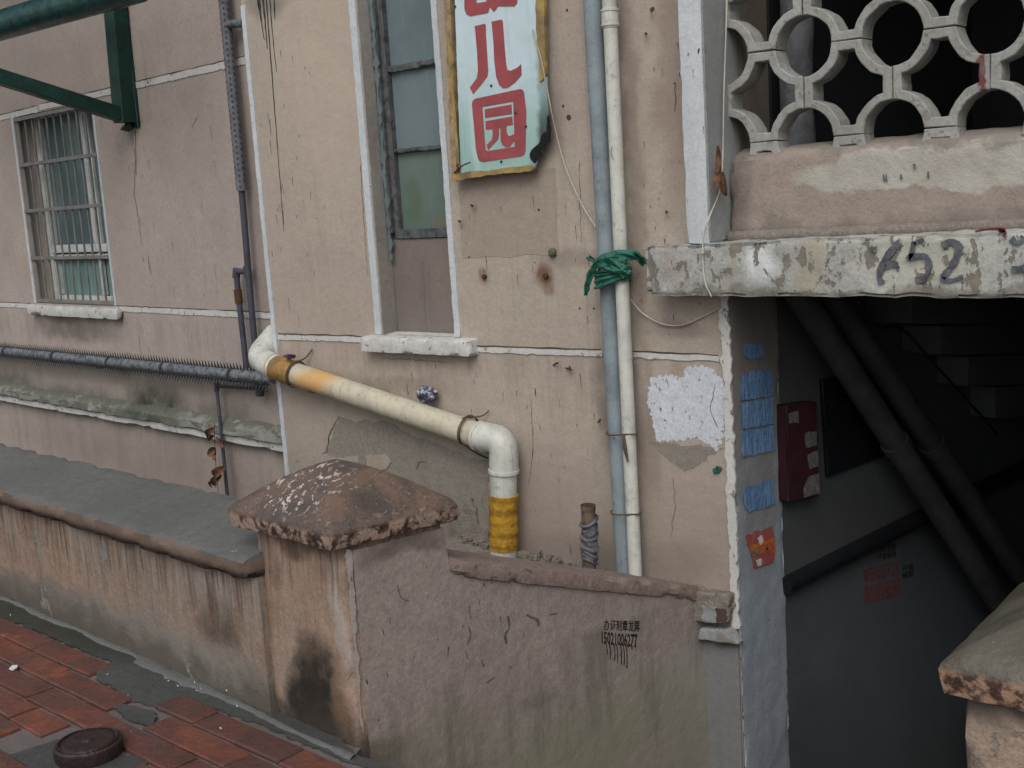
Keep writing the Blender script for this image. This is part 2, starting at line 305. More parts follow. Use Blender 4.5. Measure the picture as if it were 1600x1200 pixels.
M['interior'] = plaster('dim_stairwell_plaster', (68, 75, 80), (54, 61, 67), .7, (52, 54, 54), flecks=.6, blobs=[(tuple(IW.at(1500, 1000)), (.6, 1.4, .5), (66, 74, 84), .6), (tuple(IW.at(1300, 830)), (.5, 1., .25), (58, 58, 56), .6)], zb=[(.35, .9, (60, 60, 60), .6)])
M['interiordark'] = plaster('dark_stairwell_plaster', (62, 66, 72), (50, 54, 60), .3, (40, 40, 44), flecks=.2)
M['darkpipe'] = simple('old_dark_pipe', (60, 60, 60), .7, .4)
M['cloth'] = simple('pale_pipe_wrap', (150, 154, 158), .8, .4, (96, 98, 100), 12, streak=.5, bump=.02, bs=10)
M['litter'] = simple('white_litter', (214, 214, 210), .6, .2)
M['concrete'] = plaster('pavement_mortar', (124, 112, 110), (104, 96, 94), .1, (70, 66, 62), flecks=.5, grit=.4, bumpd=.01, rough=.5)
M['cement'] = plaster('damp_cement_patch', (84, 88, 86), (70, 74, 72), .0, (50, 50, 46), flecks=.5, grit=.5, bumpd=.012, rough=.45, blobs=[((-4.4, -1.3, 0), (1.1, .2, .2), (54, 56, 44), .9)])
M['fillet'] = plaster('pale_cement_fillet', (104, 108, 108), (88, 92, 92), .0, (76, 76, 72), flecks=.4, grit=.4, bumpd=.012)
M['court'] = plaster('yard_concrete', (110, 106, 100), (96, 92, 88), .1, (60, 58, 54))

def glass_mat(name, c1, c2, blobs=(), wave=None, rough=.3):
    t = NT(name)
    col = t.mix(t.ramp(t.noise(2.4, 4, .6), .3, .7), C(*c1), C(*c2))
    col = t.mix(t.math('MULTIPLY', t.ramp(t.noise(1, 5, .7, vec=t.sc(45, 45, 3)), .55, .8), .35), col, C(150, 158, 160))
    if wave:
        f = t.ramp(t.noise(1, 2, .5, vec=t.sc(14, 14, 1.2)), .35, .65); col = t.mix(t.math('MULTIPLY', f, .5), col, C(*wave))
    wp = t.warped(.1, 7)
    for c, r, rgb, s_ in blobs: col = t.mix(t.math('MULTIPLY', t.blob(c, r, .8, wp), s_), col, C(*rgb))
    return t.done(col, rough, t.bump(t.noise(6, 2, .5), .002, 1), spec=.5)
M['glassblue'] = glass_mat('dusty_blue_grey_glass', (106, 122, 126), (90, 104, 108))
M['glassgreen'] = glass_mat('dusty_green_glass', (98, 116, 108), (86, 102, 94), blobs=[(fa(650, 310, -.13), (.07, .3, .15), (78, 96, 72), .6), (fa(690, 345, -.13), (.06, .3, .05), (120, 96, 70), .5)])
M['glasscurtain'] = glass_mat('curtained_glass', (104, 124, 126), (84, 104, 110), wave=(70, 86, 92), rough=.2)
M['glassmint'] = glass_mat('mint_curtained_glass', (124, 158, 152), (104, 140, 138), wave=(84, 116, 116), rough=.25)
# sign board enamel: pale grey above, mint below, dark burn on the right edge
def signmat():
    t = NT('mint_enamel_board')
    u = t.noise(3, 4, .6)
    col = t.mix(t.ramp(u, .3, .7), C(196, 214, 222), C(184, 204, 208))
    wp = t.warped(.08, 6)
    zz = t.z(F.at(780, 80)[2], F.at(780, 250)[2], wp)
    col = t.mix(zz, col, C(148, 182, 176))
    col = t.mix(t.math('MULTIPLY', t.ramp(t.noise(1, 5, .7, vec=t.sc(40, 40, 2)), .5, .8), .3), col, C(128, 140, 132))
    for c, r, rgb, s_ in [(fa(850, 205, .05), (.045, .3, .16), (50, 56, 58), 1.), (fa(825, 268, .05), (.1, .3, .03), (120, 124, 116), .8), (fa(738, 150, .05), (.04, .3, .4), (186, 206, 208), .8), (fa(845, 150, .05), (.03, .3, .2), (110, 134, 128), .6)]:
        col = t.mix(t.math('MULTIPLY', t.blob(c, r, .7, wp), s_), col, C(*rgb))
    return t.done(col, .4, t.bump(t.noise(9, 3, .5), .006, 1))
M['sign'] = signmat()
# clay paver
def brickmat():
    t = NT('wet_red_clay_paver')
    oi = t.n.new('ShaderNodeObjectInfo')
    rnd = oi.outputs['Random']
    col = t.mix(t.ramp(rnd, 0, 1), C(122, 72, 55), C(94, 62, 55))
    col = t.mix(t.ramp(t.noise(3.2, 4, .6), .35, .7), col, C(82, 60, 58))
    col = t.mix(t.math('MULTIPLY', t.ramp(t.noise(17, 5, .65), .4, .75), .6), col, C(62, 52, 46))
    col = t.mix(t.math('MULTIPLY', t.ramp(t.noise(70, 3, .7), .5, .75), .4), col, C(60, 48, 44))
    col = t.mix(t.math('MULTIPLY', t.ramp(t.noise(5, 3, .6), .60, .72), .7), col, C(146, 82, 56))
    rough = t.ramp(t.noise(4, 4, .6), .35, .65, .28, .7)
    return t.done(col, rough, t.bump(t.noise(34, 5, .65), .006, 1), spec=.4)
M['brick'] = brickmat()
def postermat():
    t = NT('faded_blue_poster')
    col = t.mix(t.ramp(t.noise(14, 5, .7), .3, .7), C(98, 138, 180), C(74, 110, 152))
    ln = t.ramp(t.noise(1, 3, .6, vec=t.sc(1, 120, 7)), .5, .6)
    col = t.mix(t.math('MULTIPLY', ln, .45), col, C(160, 176, 190))
    ln = t.ramp(t.noise(1, 3, .6, vec=t.sc(1, 70, 60, loc=(4, 4, 4))), .6, .64)
    col = t.mix(t.math('MULTIPLY', ln, .7), col, C(40, 66, 104))
    col = t.mix(t.ramp(t.noise(20, 6, .7), .66, .69), col, C(150, 148, 142))
    return t.done(col, .8, t.bump(t.noise(40, 3, .6), .003, 1))
M['poster'] = postermat()
M['adred'] = simple('torn_magenta_red_paper', (158, 44, 76), .7, .8, (150, 96, 84), 40)
M['adorange'] = simple('orange_print', (204, 120, 48), .6, .4, (176, 70, 40), 60)
M['adteal'] = simple('teal_print', (40, 120, 120), .6, .2)
M['adwhite'] = simple('white_torn_paper', (214, 206, 210), .7, .2)

# ------------------------------------------------------------------ mesh helpers
def link(name, me, mat, parent=None, kind=None):
    o = bpy.data.objects.new(name, me); COL.objects.link(o)
    if mat is not None and not me.materials: me.materials.append(M[mat] if isinstance(mat, str) else mat)
    if parent is not None: o.parent = parent
    if kind: o['kind'] = kind
    return o
def tag(o, label, cat, group=None):
    o['label'] = label; o['category'] = cat
    if group: o['group'] = group
    return o
def thing(name, label, cat, loc=(0, 0, 0), group=None):
    o = bpy.data.objects.new(name, None); COL.objects.link(o); o.empty_display_size = .1
    return tag(o, label, cat, group)
def finish(bm, name, smooth=None):
    bmesh.ops.recalc_face_normals(bm, faces=bm.faces)
    me = bpy.data.meshes.new(name); bm.to_mesh(me); bm.free()
    if smooth is not None:
        for p in me.polygons: p.use_smooth = True
        if smooth < 3: me.set_sharp_from_angle(angle=smooth)
    return me
def hexa(c8, res=.03, amp=.0, chip=.0, rnd=.0, freq=12, seed=0., bm=None):
    """box from 8 corners (bottom 4 ccw, top 4), gridded, with worn edges"""
    own = bm is None
    if own: bm = bmesh.new()
    c = [Vector(p) for p in c8]
    n = [max(1, min(160, round(max((c[a]-c[b]).length for a, b in e)/res))) for e in (((0, 1), (4, 5)), ((1, 2), (0, 3)), ((0, 4), (1, 5)))]
    def pt(a, b, g):
        lo = c[0].lerp(c[1], a).lerp(c[3].lerp(c[2], a), b); hi = c[4].lerp(c[5], a).lerp(c[7].lerp(c[6], a), b)
        return lo.lerp(hi, g)
    cen = sum(c, Vector())/8
    vs_ = {}
    def V(i, j, k):
        key = (i, j, k)
        if key in vs_: return vs_[key]
        a, b, g = i/n[0], j/n[1], k/n[2]; p = pt(a, b, g)
        e = (i in (0, n[0]))+(j in (0, n[1]))+(k in (0, n[2]))
        if e >= 2 and (chip or rnd):
            q = noise.noise(p*freq*.8+Vector((seed, 3, 1)))+.5*noise.noise(p*freq*3+Vector((seed, 7, 1)))
            d = rnd*(1.4 if e == 3 else 1) + chip*max(0, q-.05)*2
            # inward: toward centre along the axes that are at their border
            inw = Vector()
            if i in (0, n[0]): inw += (pt(.5, b, g)-p).normalized()
            if j in (0, n[1]): inw += (pt(a, .5, g)-p).normalized()
            if k in (0, n[2]): inw += (pt(a, b, .5)-p).normalized()
            p = p + inw*d
        if amp: p = p + Vector((noise.noise(p*freq+Vector((seed, 0, 0))), noise.noise(p*freq+Vector((0, 11, seed))), noise.noise(p*freq+Vector((5, seed, 23)))))*amp
        vs_[key] = bm.verts.new(p); return vs_[key]
    def quad(*k): bm.faces.new([V(*q) for q in k])
    for i in range(n[0]):
        for j in range(n[1]):
            for k in (0, n[2]): quad((i, j, k), (i+1, j, k), (i+1, j+1, k), (i, j+1, k))
    for i in range(n[0]):
        for k in range(n[2]):
            for j in (0, n[1]): quad((i, j, k), (i+1, j, k), (i+1, j, k+1), (i, j, k+1))
    for j in range(n[1]):
        for k in range(n[2]):
            for i in (0, n[0]): quad((i, j, k), (i, j+1, k), (i, j+1, k+1), (i, j, k+1))
    return bm
def box8(x0, x1, y0, y1, z0, z1): return [(x0, y0, z0), (x1, y0, z0), (x1, y1, z0), (x0, y1, z0), (x0, y0, z1), (x1, y0, z1), (x1, y1, z1), (x0, y1, z1)]
def fbox8(fr, u0, u1, o0, o1, v0, v1):  # in a frame: u along, o outwards, v up
    return [fr.p(u, v, o) for v in (v0, v1) for u, o in ((u0, o1), (u1, o1), (u1, o0), (u0, o0))]
def rough_box(name, c8, mat, parent=None, res=.03, amp=.002, chip=.01, rnd=.003, seed=0., freq=12):
    return link(name, finish(hexa(c8, res, amp, chip, rnd, freq, seed), name, .7), mat, parent)
def plain_box(name, c8, mat, parent=None, bev=.002):
    bm = hexa(c8, 99)
    if bev: bmesh.ops.bevel(bm, geom=list(bm.edges), offset=bev, segments=1, affect='EDGES')
    return link(name, finish(bm, name), mat, parent)
def tube_bm(bm, pts, r, seg=12, cap=True, closed=False):
    pts = [Vector(p) for p in pts]; rs = r if isinstance(r, (list, tuple)) else [r]*len(pts)
    t0 = (pts[1]-pts[0]).normalized(); nrm = t0.orthogonal().normalized(); rings = []
    for i, p in enumerate(pts):
        t = (pts[min(i+1, len(pts)-1)]-pts[max(i-1, 0)]).normalized()
        nrm = (nrm - t*nrm.dot(t)).normalized(); b = t.cross(nrm)
        rings.append([bm.verts.new(p + (nrm*math.cos(2*math.pi*k/seg)+b*math.sin(2*math.pi*k/seg))*rs[i]) for k in range(seg)])
    for a, b in zip(rings, rings[1:]):
        for k in range(seg): bm.faces.new((a[k], a[(k+1) % seg], b[(k+1) % seg], b[k]))
    if cap: bm.faces.new(rings[0]); bm.faces.new(rings[-1][::-1])
    return bm
def tube(name, pts, r, mat, parent=None, seg=14, cap=True):
    return link(name, finish(tube_bm(bmesh.new(), pts, r, seg, cap), name, .9), mat, parent)
def fillet(pts, rad, n=7):
    pts = [Vector(p) for p in pts]; out = [pts[0]]
    for a, b, c in zip(pts, pts[1:], pts[2:]):
        d1 = (a-b); d2 = (c-b); r_ = min(rad, d1.length*.48, d2.length*.48); p0 = b+d1.normalized()*r_; p1 = b+d2.normalized()*r_
        for k in range(n+1):
            s_ = k/n; out.append(p0*(1-s_)**2+b*2*s_*(1-s_)+p1*s_**2)
    out.append(pts[-1]); return out
def smooth_path(pts, n=8):
    pts = [Vector(p) for p in pts]; q = [pts[0]*2-pts[1]]+pts+[pts[-1]*2-pts[-2]]; out = []
    for i in range(1, len(q)-2):
        for k in range(n):
            t = k/n; a, b, c, d = q[i-1:i+3]
            out.append(.5*((2*b)+(c-a)*t+(2*a-5*b+4*c-d)*t*t+(3*b-a-3*c+d)*t**3))
    out.append(pts[-1]); return out
def loops_mesh(loops, fr, off, th, name='shape'):
    """fill closed loops of (u,v) (holes allowed) and give them thickness th, standing off the frame"""
    cu = bpy.data.curves.new('tmp', 'CURVE'); cu.dimensions = '2D'; cu.fill_mode = 'BOTH'; cu.extrude = th/2
    for lp in loops:
        sp = cu.splines.new('POLY'); sp.points.add(len(lp)-1)
        for i, (u, v) in enumerate(lp): sp.points[i].co = (u, v, 0, 1)
        sp.use_cyclic_u = True
    ob = bpy.data.objects.new('tmp', cu); COL.objects.link(ob)
    dg = bpy.context.evaluated_depsgraph_get(); me = bpy.data.meshes.new_from_object(ob.evaluated_get(dg), depsgraph=dg)
    bpy.data.objects.remove(ob); bpy.data.curves.remove(cu)
    for v in me.vertices:
        u, vv, w_ = v.co; v.co = fr.p(u, vv, off+th/2+w_)
    me.name = name; me.materials.clear(); return me
def jag(pts, step=.012, amp=.006, freq=25, seed=0.):
    out = []
    for i in range(len(pts)):
        a = Vector((*pts[i], 0)); b = Vector((*pts[(i+1) % len(pts)], 0)); n = max(1, int((b-a).length/step)); d = (b-a).normalized(); q = Vector((-d.y, d.x, 0))
        for k in range(n):
            p = a.lerp(b, k/n); s_ = noise.noise(p*freq+Vector((0, 0, seed)))+.6*noise.noise(p*freq*3.1+Vector((0, 0, seed+9)))
            p = p+q*s_*amp*2; out.append((p.x, p.y))
    return out
def patch(name, fr, px, off, th, mat, parent=None, amp=.006, step=.012, seed=0., freq=25, kind=None):
    pts = [fr.pu(x, y, off) for x, y in px]
    return link(name, loops_mesh([jag(pts, step, amp, freq, seed)], fr, off, th, name), mat, parent, kind)
def patch_uv(name, fr, pts, off, th, mat, parent=None, amp=.006, step=.012, seed=0., freq=25, kind=None):
    return link(name, loops_mesh([jag(pts, step, amp, freq, seed)], fr, off, th, name), mat, parent, kind)
def pxpoly(name, fr, loops, off, th, mat, parent=None, f=lambda x, y: (x, y)):
    return link(name, loops_mesh([[fr.pu(*f(x, y), off) for x, y in lp] for lp in loops], fr, off, th, name), mat, parent)
def strip_uv(name, fr, a, b, wid, off, th, mat, parent=None, amp=.003, seed=0.):
    """worn painted band from a to b (uv points)"""
    a = Vector((*a, 0)); b = Vector((*b, 0)); d = (b-a).normalized(); q = Vector((-d.y, d.x, 0))*wid/2
    pts = [((a-q).x, (a-q).y), ((b-q).x, (b-q).y), ((b+q).x, (b+q).y), ((a+q).x, (a+q).y)]
    return patch_uv(name, fr, pts, off, th, mat, parent, amp, .015, seed)
def text_quad(name, body, fr, quad, off, th, mat, parent=None, bold=0.0, space=1.0, shear=0):
    """lettering fitted to a quad given by its corners (px): tl, tr, br, bl"""
    cu = bpy.data.curves.new('tmp', 'FONT'); cu.body = body; cu.size = 1; cu.extrude = 0; cu.offset = bold; cu.space_character = space; cu.space_line = .95; cu.resolution_u = 2; cu.shear = shear
    ob = bpy.data.objects.new('tmp', cu); COL.objects.link(ob)
    dg = bpy.context.evaluated_depsgraph_get(); me = bpy.data.meshes.new_from_object(ob.evaluated_get(dg), depsgraph=dg)
    bpy.data.objects.remove(ob); bpy.data.curves.remove(cu)
    xs = [v.co.x for v in me.vertices]; ys = [v.co.y for v in me.vertices]; x0, x1, y0, y1 = min(xs), max(xs), min(ys), max(ys)
    q = [Vector((*fr.pu(x, y, off), 0)) for x, y in quad]
    for v in me.vertices:
        a, b = (v.co.x-x0)/(x1-x0), (v.co.y-y0)/(y1-y0)
        p = q[3].lerp(q[2], a).lerp(q[0].lerp(q[1], a), b); v.co = fr.p(p.x, p.y, off+th)
    me.materials.clear(); me.name = name
    return link(name, me, mat, parent)
def wall_holes(name, fr, u0, u1, v0, v1, holes, th, mat, parent, kind=None):
    us = sorted({u0, u1, *[h[0] for h in holes], *[h[1] for h in holes]}); vs_ = sorted({v0, v1, *[h[2] for h in holes], *[h[3] for h in holes]})
    bm = bmesh.new(); vd = {}
    def V(i, j, k):
        if (i, j, k) not in vd: vd[i, j, k] = bm.verts.new(fr.p(us[i], vs_[j], -th*k))
        return vd[i, j, k]
    def solid(i, j):
        if not (0 <= i < len(us)-1 and 0 <= j < len(vs_)-1): return False
        cu_, cv = (us[i]+us[i+1])/2, (vs_[j]+vs_[j+1])/2
        return not any(h[0] < cu_ < h[1] and h[2] < cv < h[3] for h in holes)
    for i in range(len(us)-1):
        for j in range(len(vs_)-1):
            if not solid(i, j): continue
            for k in (0, 1): bm.faces.new([V(i, j, k), V(i+1, j, k), V(i+1, j+1, k), V(i, j+1, k)])
            for (di, dj), e in {(-1, 0): ((i, j), (i, j+1)), (1, 0): ((i+1, j), (i+1, j+1)), (0, -1): ((i, j), (i+1, j)), (0, 1): ((i, j+1), (i+1, j+1))}.items():
                if not solid(i+di, j+dj): bm.faces.new([V(*e[0], 0), V(*e[1], 0), V(*e[1], 1), V(*e[0], 1)])
    return link(name, finish(bm, name), mat, parent, kind)

# ------------------------------------------------------------------ ground
g_far = link('ground', finish(hexa(box8(-60, 60, -60, -3.6, -.3, -.02), 99), 'g'), 'concrete', None, 'structure')
bm = bmesh.new(); pp0 = [(-12, -3.6), (3, -3.6), (3, -1.425), (-2.50, -1.425), (-2.60, -1.2), (-12, -.9)]
lo = [bm.verts.new((*p, -.3)) for p in pp0]; hi = [bm.verts.new((*p, -.012)) for p in pp0]
bm.faces.new(lo[::-1]); bm.faces.new(hi)
for k in range(6): bm.faces.new((lo[k], lo[(k+1) % 6], hi[(k+1) % 6], hi[k]))
pav = link('pavement', finish(bm, 'p'), 'concrete', None, 'structure')
court = link('sunken_yard_floor', finish(hexa(box8(-13, -2.35, -1.19, 1.9, -.6, -.35), 99), 'c'), 'court', None, 'structure')
e1 = Vector((.9975, -.07, 0)); e2 = Vector((.07, .9975, 0)); GO = Vector((-3.099, -1.570, 0))
def brick_bm(l, w_, h=.03):
    bm = hexa([(-l/2, -w_/2, -h), (l/2, -w_/2, -h), (l/2, w_/2, -h), (-l/2, w_/2, -h), (-l/2, -w_/2, 0), (l/2, -w_/2, 0), (l/2, w_/2, 0), (-l/2, w_/2, 0)], 99)
    bmesh.ops.bevel(bm, geom=[e for e in bm.edges if sum(v.co.z for v in e.verts) > -h*.5], offset=.004, segments=1, affect='EDGES'); return bm
bmeshes = []
for q in range(5):
    bm = brick_bm(.219+.002*q-.004, .098+.001*(q % 3))
    for v in bm.verts: v.co += Vector((random.uniform(-1, 1), random.uniform(-1, 1), 0))*.0022
    me = finish(bm, 'brick'); me.materials.append(M['brick']); bmeshes.append(me)
def missing(p):
    if -3.5 < p.x < -2.98 and -2.06 < p.y < -1.80 and not (p.x < -3.36 and p.y > -1.86): return True
    if -3.80 < p.x < -3.34 and p.y > -1.54: return True
    if -3.45 < p.x < -3.26 and -1.65 < p.y < -1.54: return True
    if p.y > -1.475 and p.x > -3.78: return True
    return p.y > (-1.475 if p.x > -3 else -1.385 - (p.x+4.2)*.09)
nb = 0; rest = []
for j in range(2, -22, -1):
    for i in range(-16, 14):
        p = GO + e1*((i+.5*(j % 2))*.225) + e2*((j-.5)*.1135)
        if missing(p) or p.x < -7.5 or p.x > 1.5 or p.y < -3.5: continue
        zj = random.uniform(-.0025, .0025)
        if -5.6 < p.x < -2.2 and p.y > -2.75 and nb < 298:
            o = link('brick', random.choice(bmeshes), None, pav); o.location = p + Vector((0, 0, zj))
            o.rotation_euler = (random.uniform(-1, 1)*.012, random.uniform(-1, 1)*.012, -.07+random.uniform(-1, 1)*.014); nb += 1
        else: rest.append(p+Vector((0, 0, zj)))
bm = bmesh.new()
for p in rest:
    c = [p+e1*a*.109+e2*b*.049+Vector((0, 0, z_)) for z_ in (-.03, 0) for a, b in ((-1, -1), (1, -1), (1, 1), (-1, 1))]
    hexa(c, 99, bm=bm)
link('distant_pavers', finish(bm, 'pv'), 'brick', pav, 'stuff')
# damp cement between pavers and wall, cement patches where pavers are missing
def gpatch(name, pts, z0, th, mat, amp=.01, seed=0., freq=14):
    return link(name, loops_mesh([jag(pts, .02, amp, freq, seed)], GR, z0, th, name), mat, pav)
gpatch('cement_strip', [(-9, -1.0), (-9, -1.05), (-5, -1.335), (-4.15, -1.375), (-3.82, -1.395), (-3.74, -1.50), (-3.4, -1.50), (-3.1, -1.45), (-2.9, -1.45), (-2.6, -1.475), (-2.3, -1.47), (-1.2, -1.48), (-1.2, -1.435), (-2.49, -1.435), (-2.7, -1.35)], -.008, .006, 'cement', .008, 3)
gpatch('cement_patch', [(-3.44, -2.05), (-3.40, -1.86), (-3.2, -1.80), (-3.0, -1.78), (-2.98, -1.95), (-3.1, -2.08)], -.010, .004, 'cement', .014, 5)
gpatch('cement_patch', [(-3.86, -1.44), (-3.70, -1.53), (-3.28, -1.56), (-3.25, -1.43)], -.009, .0085, 'cement', .012, 8)
gpatch('cement_patch', [(-3.46, -1.62), (-3.32, -1.66), (-3.2, -1.64), (-3.3, -1.57)], -.006, .007, 'cement', .008, 12)
z7 = lambda a, b: (a/3.556, 900+b/3.556)
fp = [GR.at(*z7(a, b)) for a, b in ((-300, 20), (0, 118), (150, 180), (270, 238), (450, 305), (580, 372), (720, 425), (900, 525), (1200, 655), (1400, 745), (1600, 850), (1850, 960), (1960, 1010))]
bm = bmesh.new(); path = smooth_path(fp, 10); prev = None
for i, p in enumerate(path):
    wv = .013+.012*noise.noise(p*9)+.006*noise.noise(p*40)+(.03 if -3.75 < p.x < -3.2 else 0)*(.6+noise.noise(p*14)); ring = [bm.verts.new(p+Vector((0, dy, dz))) for dy, dz in ((-wv, -.006), (-wv*.6, .002+.003*noise.noise(p*40)), (wv*.5, .007+.004*noise.noise(p*30)), (wv*1.6, -.006))]
    if prev:
        for k in range(3): bm.faces.new((prev[k], prev[k+1], ring[k+1], ring[k]))
    prev = ring
link('cement_fillet', finish(bm, 'f', 3.1), 'fillet', pav)

# iron disc lying on the pavement
D0 = Vector((-3.205, -1.865, 0))
dt = thing('iron_lid', 'round dark wet iron lid lying on the brick pavement', 'lid')
bm = bmesh.new(); prof = [(.0, .040), (.012, .046), (.02, .040), (.074, .041), (.080, .037), (.094, .040), (.101, .034), (.102, .004), (.098, -.009)]
rings = []
for r_, z_ in prof[1:]: rings.append([bm.verts.new(D0+Vector((math.cos(a*math.pi/20)*r_, math.sin(a*math.pi/20)*r_, z_))) for a in range(40)])
c0 = bm.verts.new(D0+Vector((0, 0, .045)))
for k in range(40): bm.faces.new((c0, rings[0][k], rings[0][(k+1) % 40]))
for a, b in zip(rings, rings[1:]):
    for k in range(40): bm.faces.new((a[k], a[(k+1) % 40], b[(k+1) % 40], b[k]))
link('disc', finish(bm, 'd', .5), 'iron', dt)
tube('rim', [D0+Vector((math.cos(a)*.087, math.sin(a)*.087, .041)) for a in [k*2*math.pi/40 for k in range(41)]], .003, 'iron', dt, 6, False)

# litter
bm = bmesh.new()
lit = [z7(*q) for q in ((715, 685), (735, 680), (1095, 660), (1110, 655), (1120, 648), (430, 722), (940, 605), (1040, 618), (1083, 610), (1255, 750), (1320, 745), (1125, 745), (1228, 870), (930, 740), (1262, 660), (285, 440), (60, 235), (180, 283), (990, 632), (865, 590), (600, 568), (800, 850), (730, 888), (1470, 990))]
for i, (x, y) in enumerate(lit[::2]):
    p = GR.at(x, y)+Vector((0, 0, .016)); s_ = random.uniform(.002, .0055); a = random.uniform(0, 6)
    d = Vector((math.cos(a), math.sin(a), .2))*s_*1.6; q = Vector((-math.sin(a), math.cos(a), .3))*s_*.7
    vv = [bm.verts.new(p+v_) for v_ in (d+Vector((0, 0, -.006)), q, -d, -q)]; top = bm.verts.new(p+Vector((0, 0, s_*.8)))
    for k in range(4): bm.faces.new((vv[k], vv[(k+1) % 4], top))
link('litter_scraps', finish(bm, 'l'), 'litter', None, 'stuff')
o = patch('paper_scrap', GR, [z7(50, 520), z7(70, 500), z7(95, 500), z7(97, 512), z7(70, 526)], .002, .004, 'litter', None, .001, .01); tag(o, 'small white paper scrap lying on a red paver far left', 'litter')

# ------------------------------------------------------------------ building
B = thing('apartment_building', 'tan plastered old apartment block with white trim, balcony slab and dark entrance', 'building')
ZT = 4.2
wu0, wu1 = F.pu(560, 200)[0], F.pu(706, 200)[0]      # window opening (outer white trims stand on its edges)
wu0 = -3.675; wu1 = -3.255; wz0, wz1 = 1.028, 3.0
XC = -4.413
wall_holes('wall', F, XC, -1.985, -1.6, ZT, [(wu0, wu1, wz0, wz1)], .13, 'wall', B)
rough_box('wall', box8(XC, XC+.13, .131, .75, -1.6, ZT), 'wall_left', B, .5, 0, 0, 0)       # side return behind the drain pipe
for i_ in range(1):
    plain_box('wall', box8(-2.6, -1.985-.002, .131, .36, -1.6, ZT), 'wall', B, 0)
# left wing
lu0, lz0 = L.pu(55, 478); lu0 = (L.pu(22, 182)[0]+L.pu(57, 478)[0])/2; lu1 = (L.pu(147, 170)[0]+L.pu(177, 478)[0])/2; lz1 = 2.375; lz0 = 1.02
wall_holes('wall', L, -9, .9, -1.6, ZT, [(lu0, lu1, lz0, lz1)], .26, 'wall_left', B)
# white corner strip of the front block
def vstrip(name, fr, u, v0, v1, wid, mat, seed, off=0, th=.006, amp=.0018): return strip_uv(name, fr, (u, v0), (u, v1), wid, off, th, mat, B, amp, seed)
vstrip('corner_trim', F, XC+.014, -.6, 2.52, .028, 'offwhite', 1)
vstrip('corner_trim', F, -1.996, -.0, 1.23, .032, 'white', 2, 0, .009, .006)
vstrip('window_trim', F, wu0-.022, 1.03, 3.0, .038, 'offwhite', 3)
vstrip('window_trim', F, wu1+.016, 1.03, 3.0, .030, 'offwhite', 4)
# string courses with their cracked joint above
def band(fr, p0, p1, wid, seed):
    a = fr.pu(*p0); b = fr.pu(*p1)
    strip_uv('string_course', fr, a, b, wid, 0, .005, 'white', B, .0028, seed)
    L_ = math.dist(a, b); n = int(L_/.02); pts = []
    bm = bmesh.new(); pv = None
    for i in range(n+1):
        t_ = i/n; u = a[0]+(b[0]-a[0])*t_; v = a[1]+(b[1]-a[1])*t_+wid/2+.002+.003*noise.noise(Vector((u*14, seed, 0)))
        h_ = max(.0004, .0025+.003*noise.noise(Vector((u*6, seed, 3))))
        ring = [bm.verts.new(fr.p(u, v+q*h_, .0065)) for q in (-1, 1)]
        if pv: bm.faces.new((pv[0], ring[0], ring[1], pv[1]))
        pv = ring
    link('crack', finish(bm, 'ck'), 'crack', B)
band(F, (436, 526), (566, 530), .026, 1); band(F, (737, 545), (941, 552), .024, 2); band(F, (990, 554), (1124, 560), .022, 3)
band(L, (-200, 466), (50, 478), .036, 4); band(L, (182, 482), (425, 493), .036, 5)
band(L, (-80, 204), (60, 170), .040, 6); band(L, (62, 168), (384, 94), .040, 7)
# plinth ledge on the left wing: sloped top and a thin lower lip
u0, u1 = -9, .88
c = [L.p(u0, .275, .075), L.p(u1, .275, .075), L.p(u1, .275, .001), L.p(u0, .275, .001), L.p(u0, .325, .07), L.p(u1, .325, .07), L.p(u1, .375, .001), L.p(u0, .375, .001)]
M['ledge'] = plaster('mossy_white_ledge', (156, 158, 150), (128, 130, 122), .8, (70, 72, 62), flecks=.9, grit=.4, peel=((104, 104, 92), .50, (5, 5, 16)), zb=[(.315, .36, (92, 96, 82), .85)], blobs=[(la(240, 640), (.6, .6, .2), (60, 70, 56), .9)])
link('plinth_ledge', finish(hexa(c, .06, .004, .008, .002, 9, 4), 'pl', .7), 'ledge', B)
c = fbox8(L, u0, u1, .001, .055, .225, .272)
link('plinth_ledge', finish(hexa(c, .06, .003, .006, .002, 9, 6), 'pl', .7), 'white', B)

# ---- tall window
win = link('window', finish(hexa(box8(wu0+.001, wu0+.035, .07, .12, 1.465, 3.0), 99), 'w'), 'wood', B)
zr = F.at(655, 372, -.1)[2]
plain_box('frame', box8(wu0+.036, wu0+.062, .085, .13, zr, 3.0), 'wood', win)
plain_box('frame', box8(wu1-.03, wu1-.001, .085, .13, zr, 3.0), 'wood', win)
plain_box('frame', box8(wu0+.063, wu1-.031, .082, .128, zr, zr+.04), 'wood', win)
zm1 = F.at(655, 233, -.1)[2]; zm2 = F.at(648, 103, -.1)[2]
rough_box('glazing_bar', box8(wu0+.063, wu1-.031, .088, .112, zm1-.009, zm1+.010), 'wood', win, .01, .003, .004, .001, 2, 30)
rough_box('glazing_bar', box8(wu0+.063, wu1-.031, .088, .112, zm2-.012, zm2+.016), 'wood', win, .01, .004, .006, .001, 5, 30)
rough_box('glazing_bar', box8(wu0+.063, wu1-.031, .088, .112, zm2+.38, zm2+.40), 'wood', win, .01, .003, .004, .001, 7, 30)
for a_, b_, m_ in ((zr+.04, zm1-.009, 'glassgreen'), (zm1+.010, zm2-.012, 'glassblue'), (zm2+.016, zm2+.38, 'glassblue'), (zm2+.40, 2.98, 'glassblue')):
    plain_box('pane', box8(wu0+.063, wu1-.031, .113, .117, a_-.003, b_+.003), m_, win, 0)
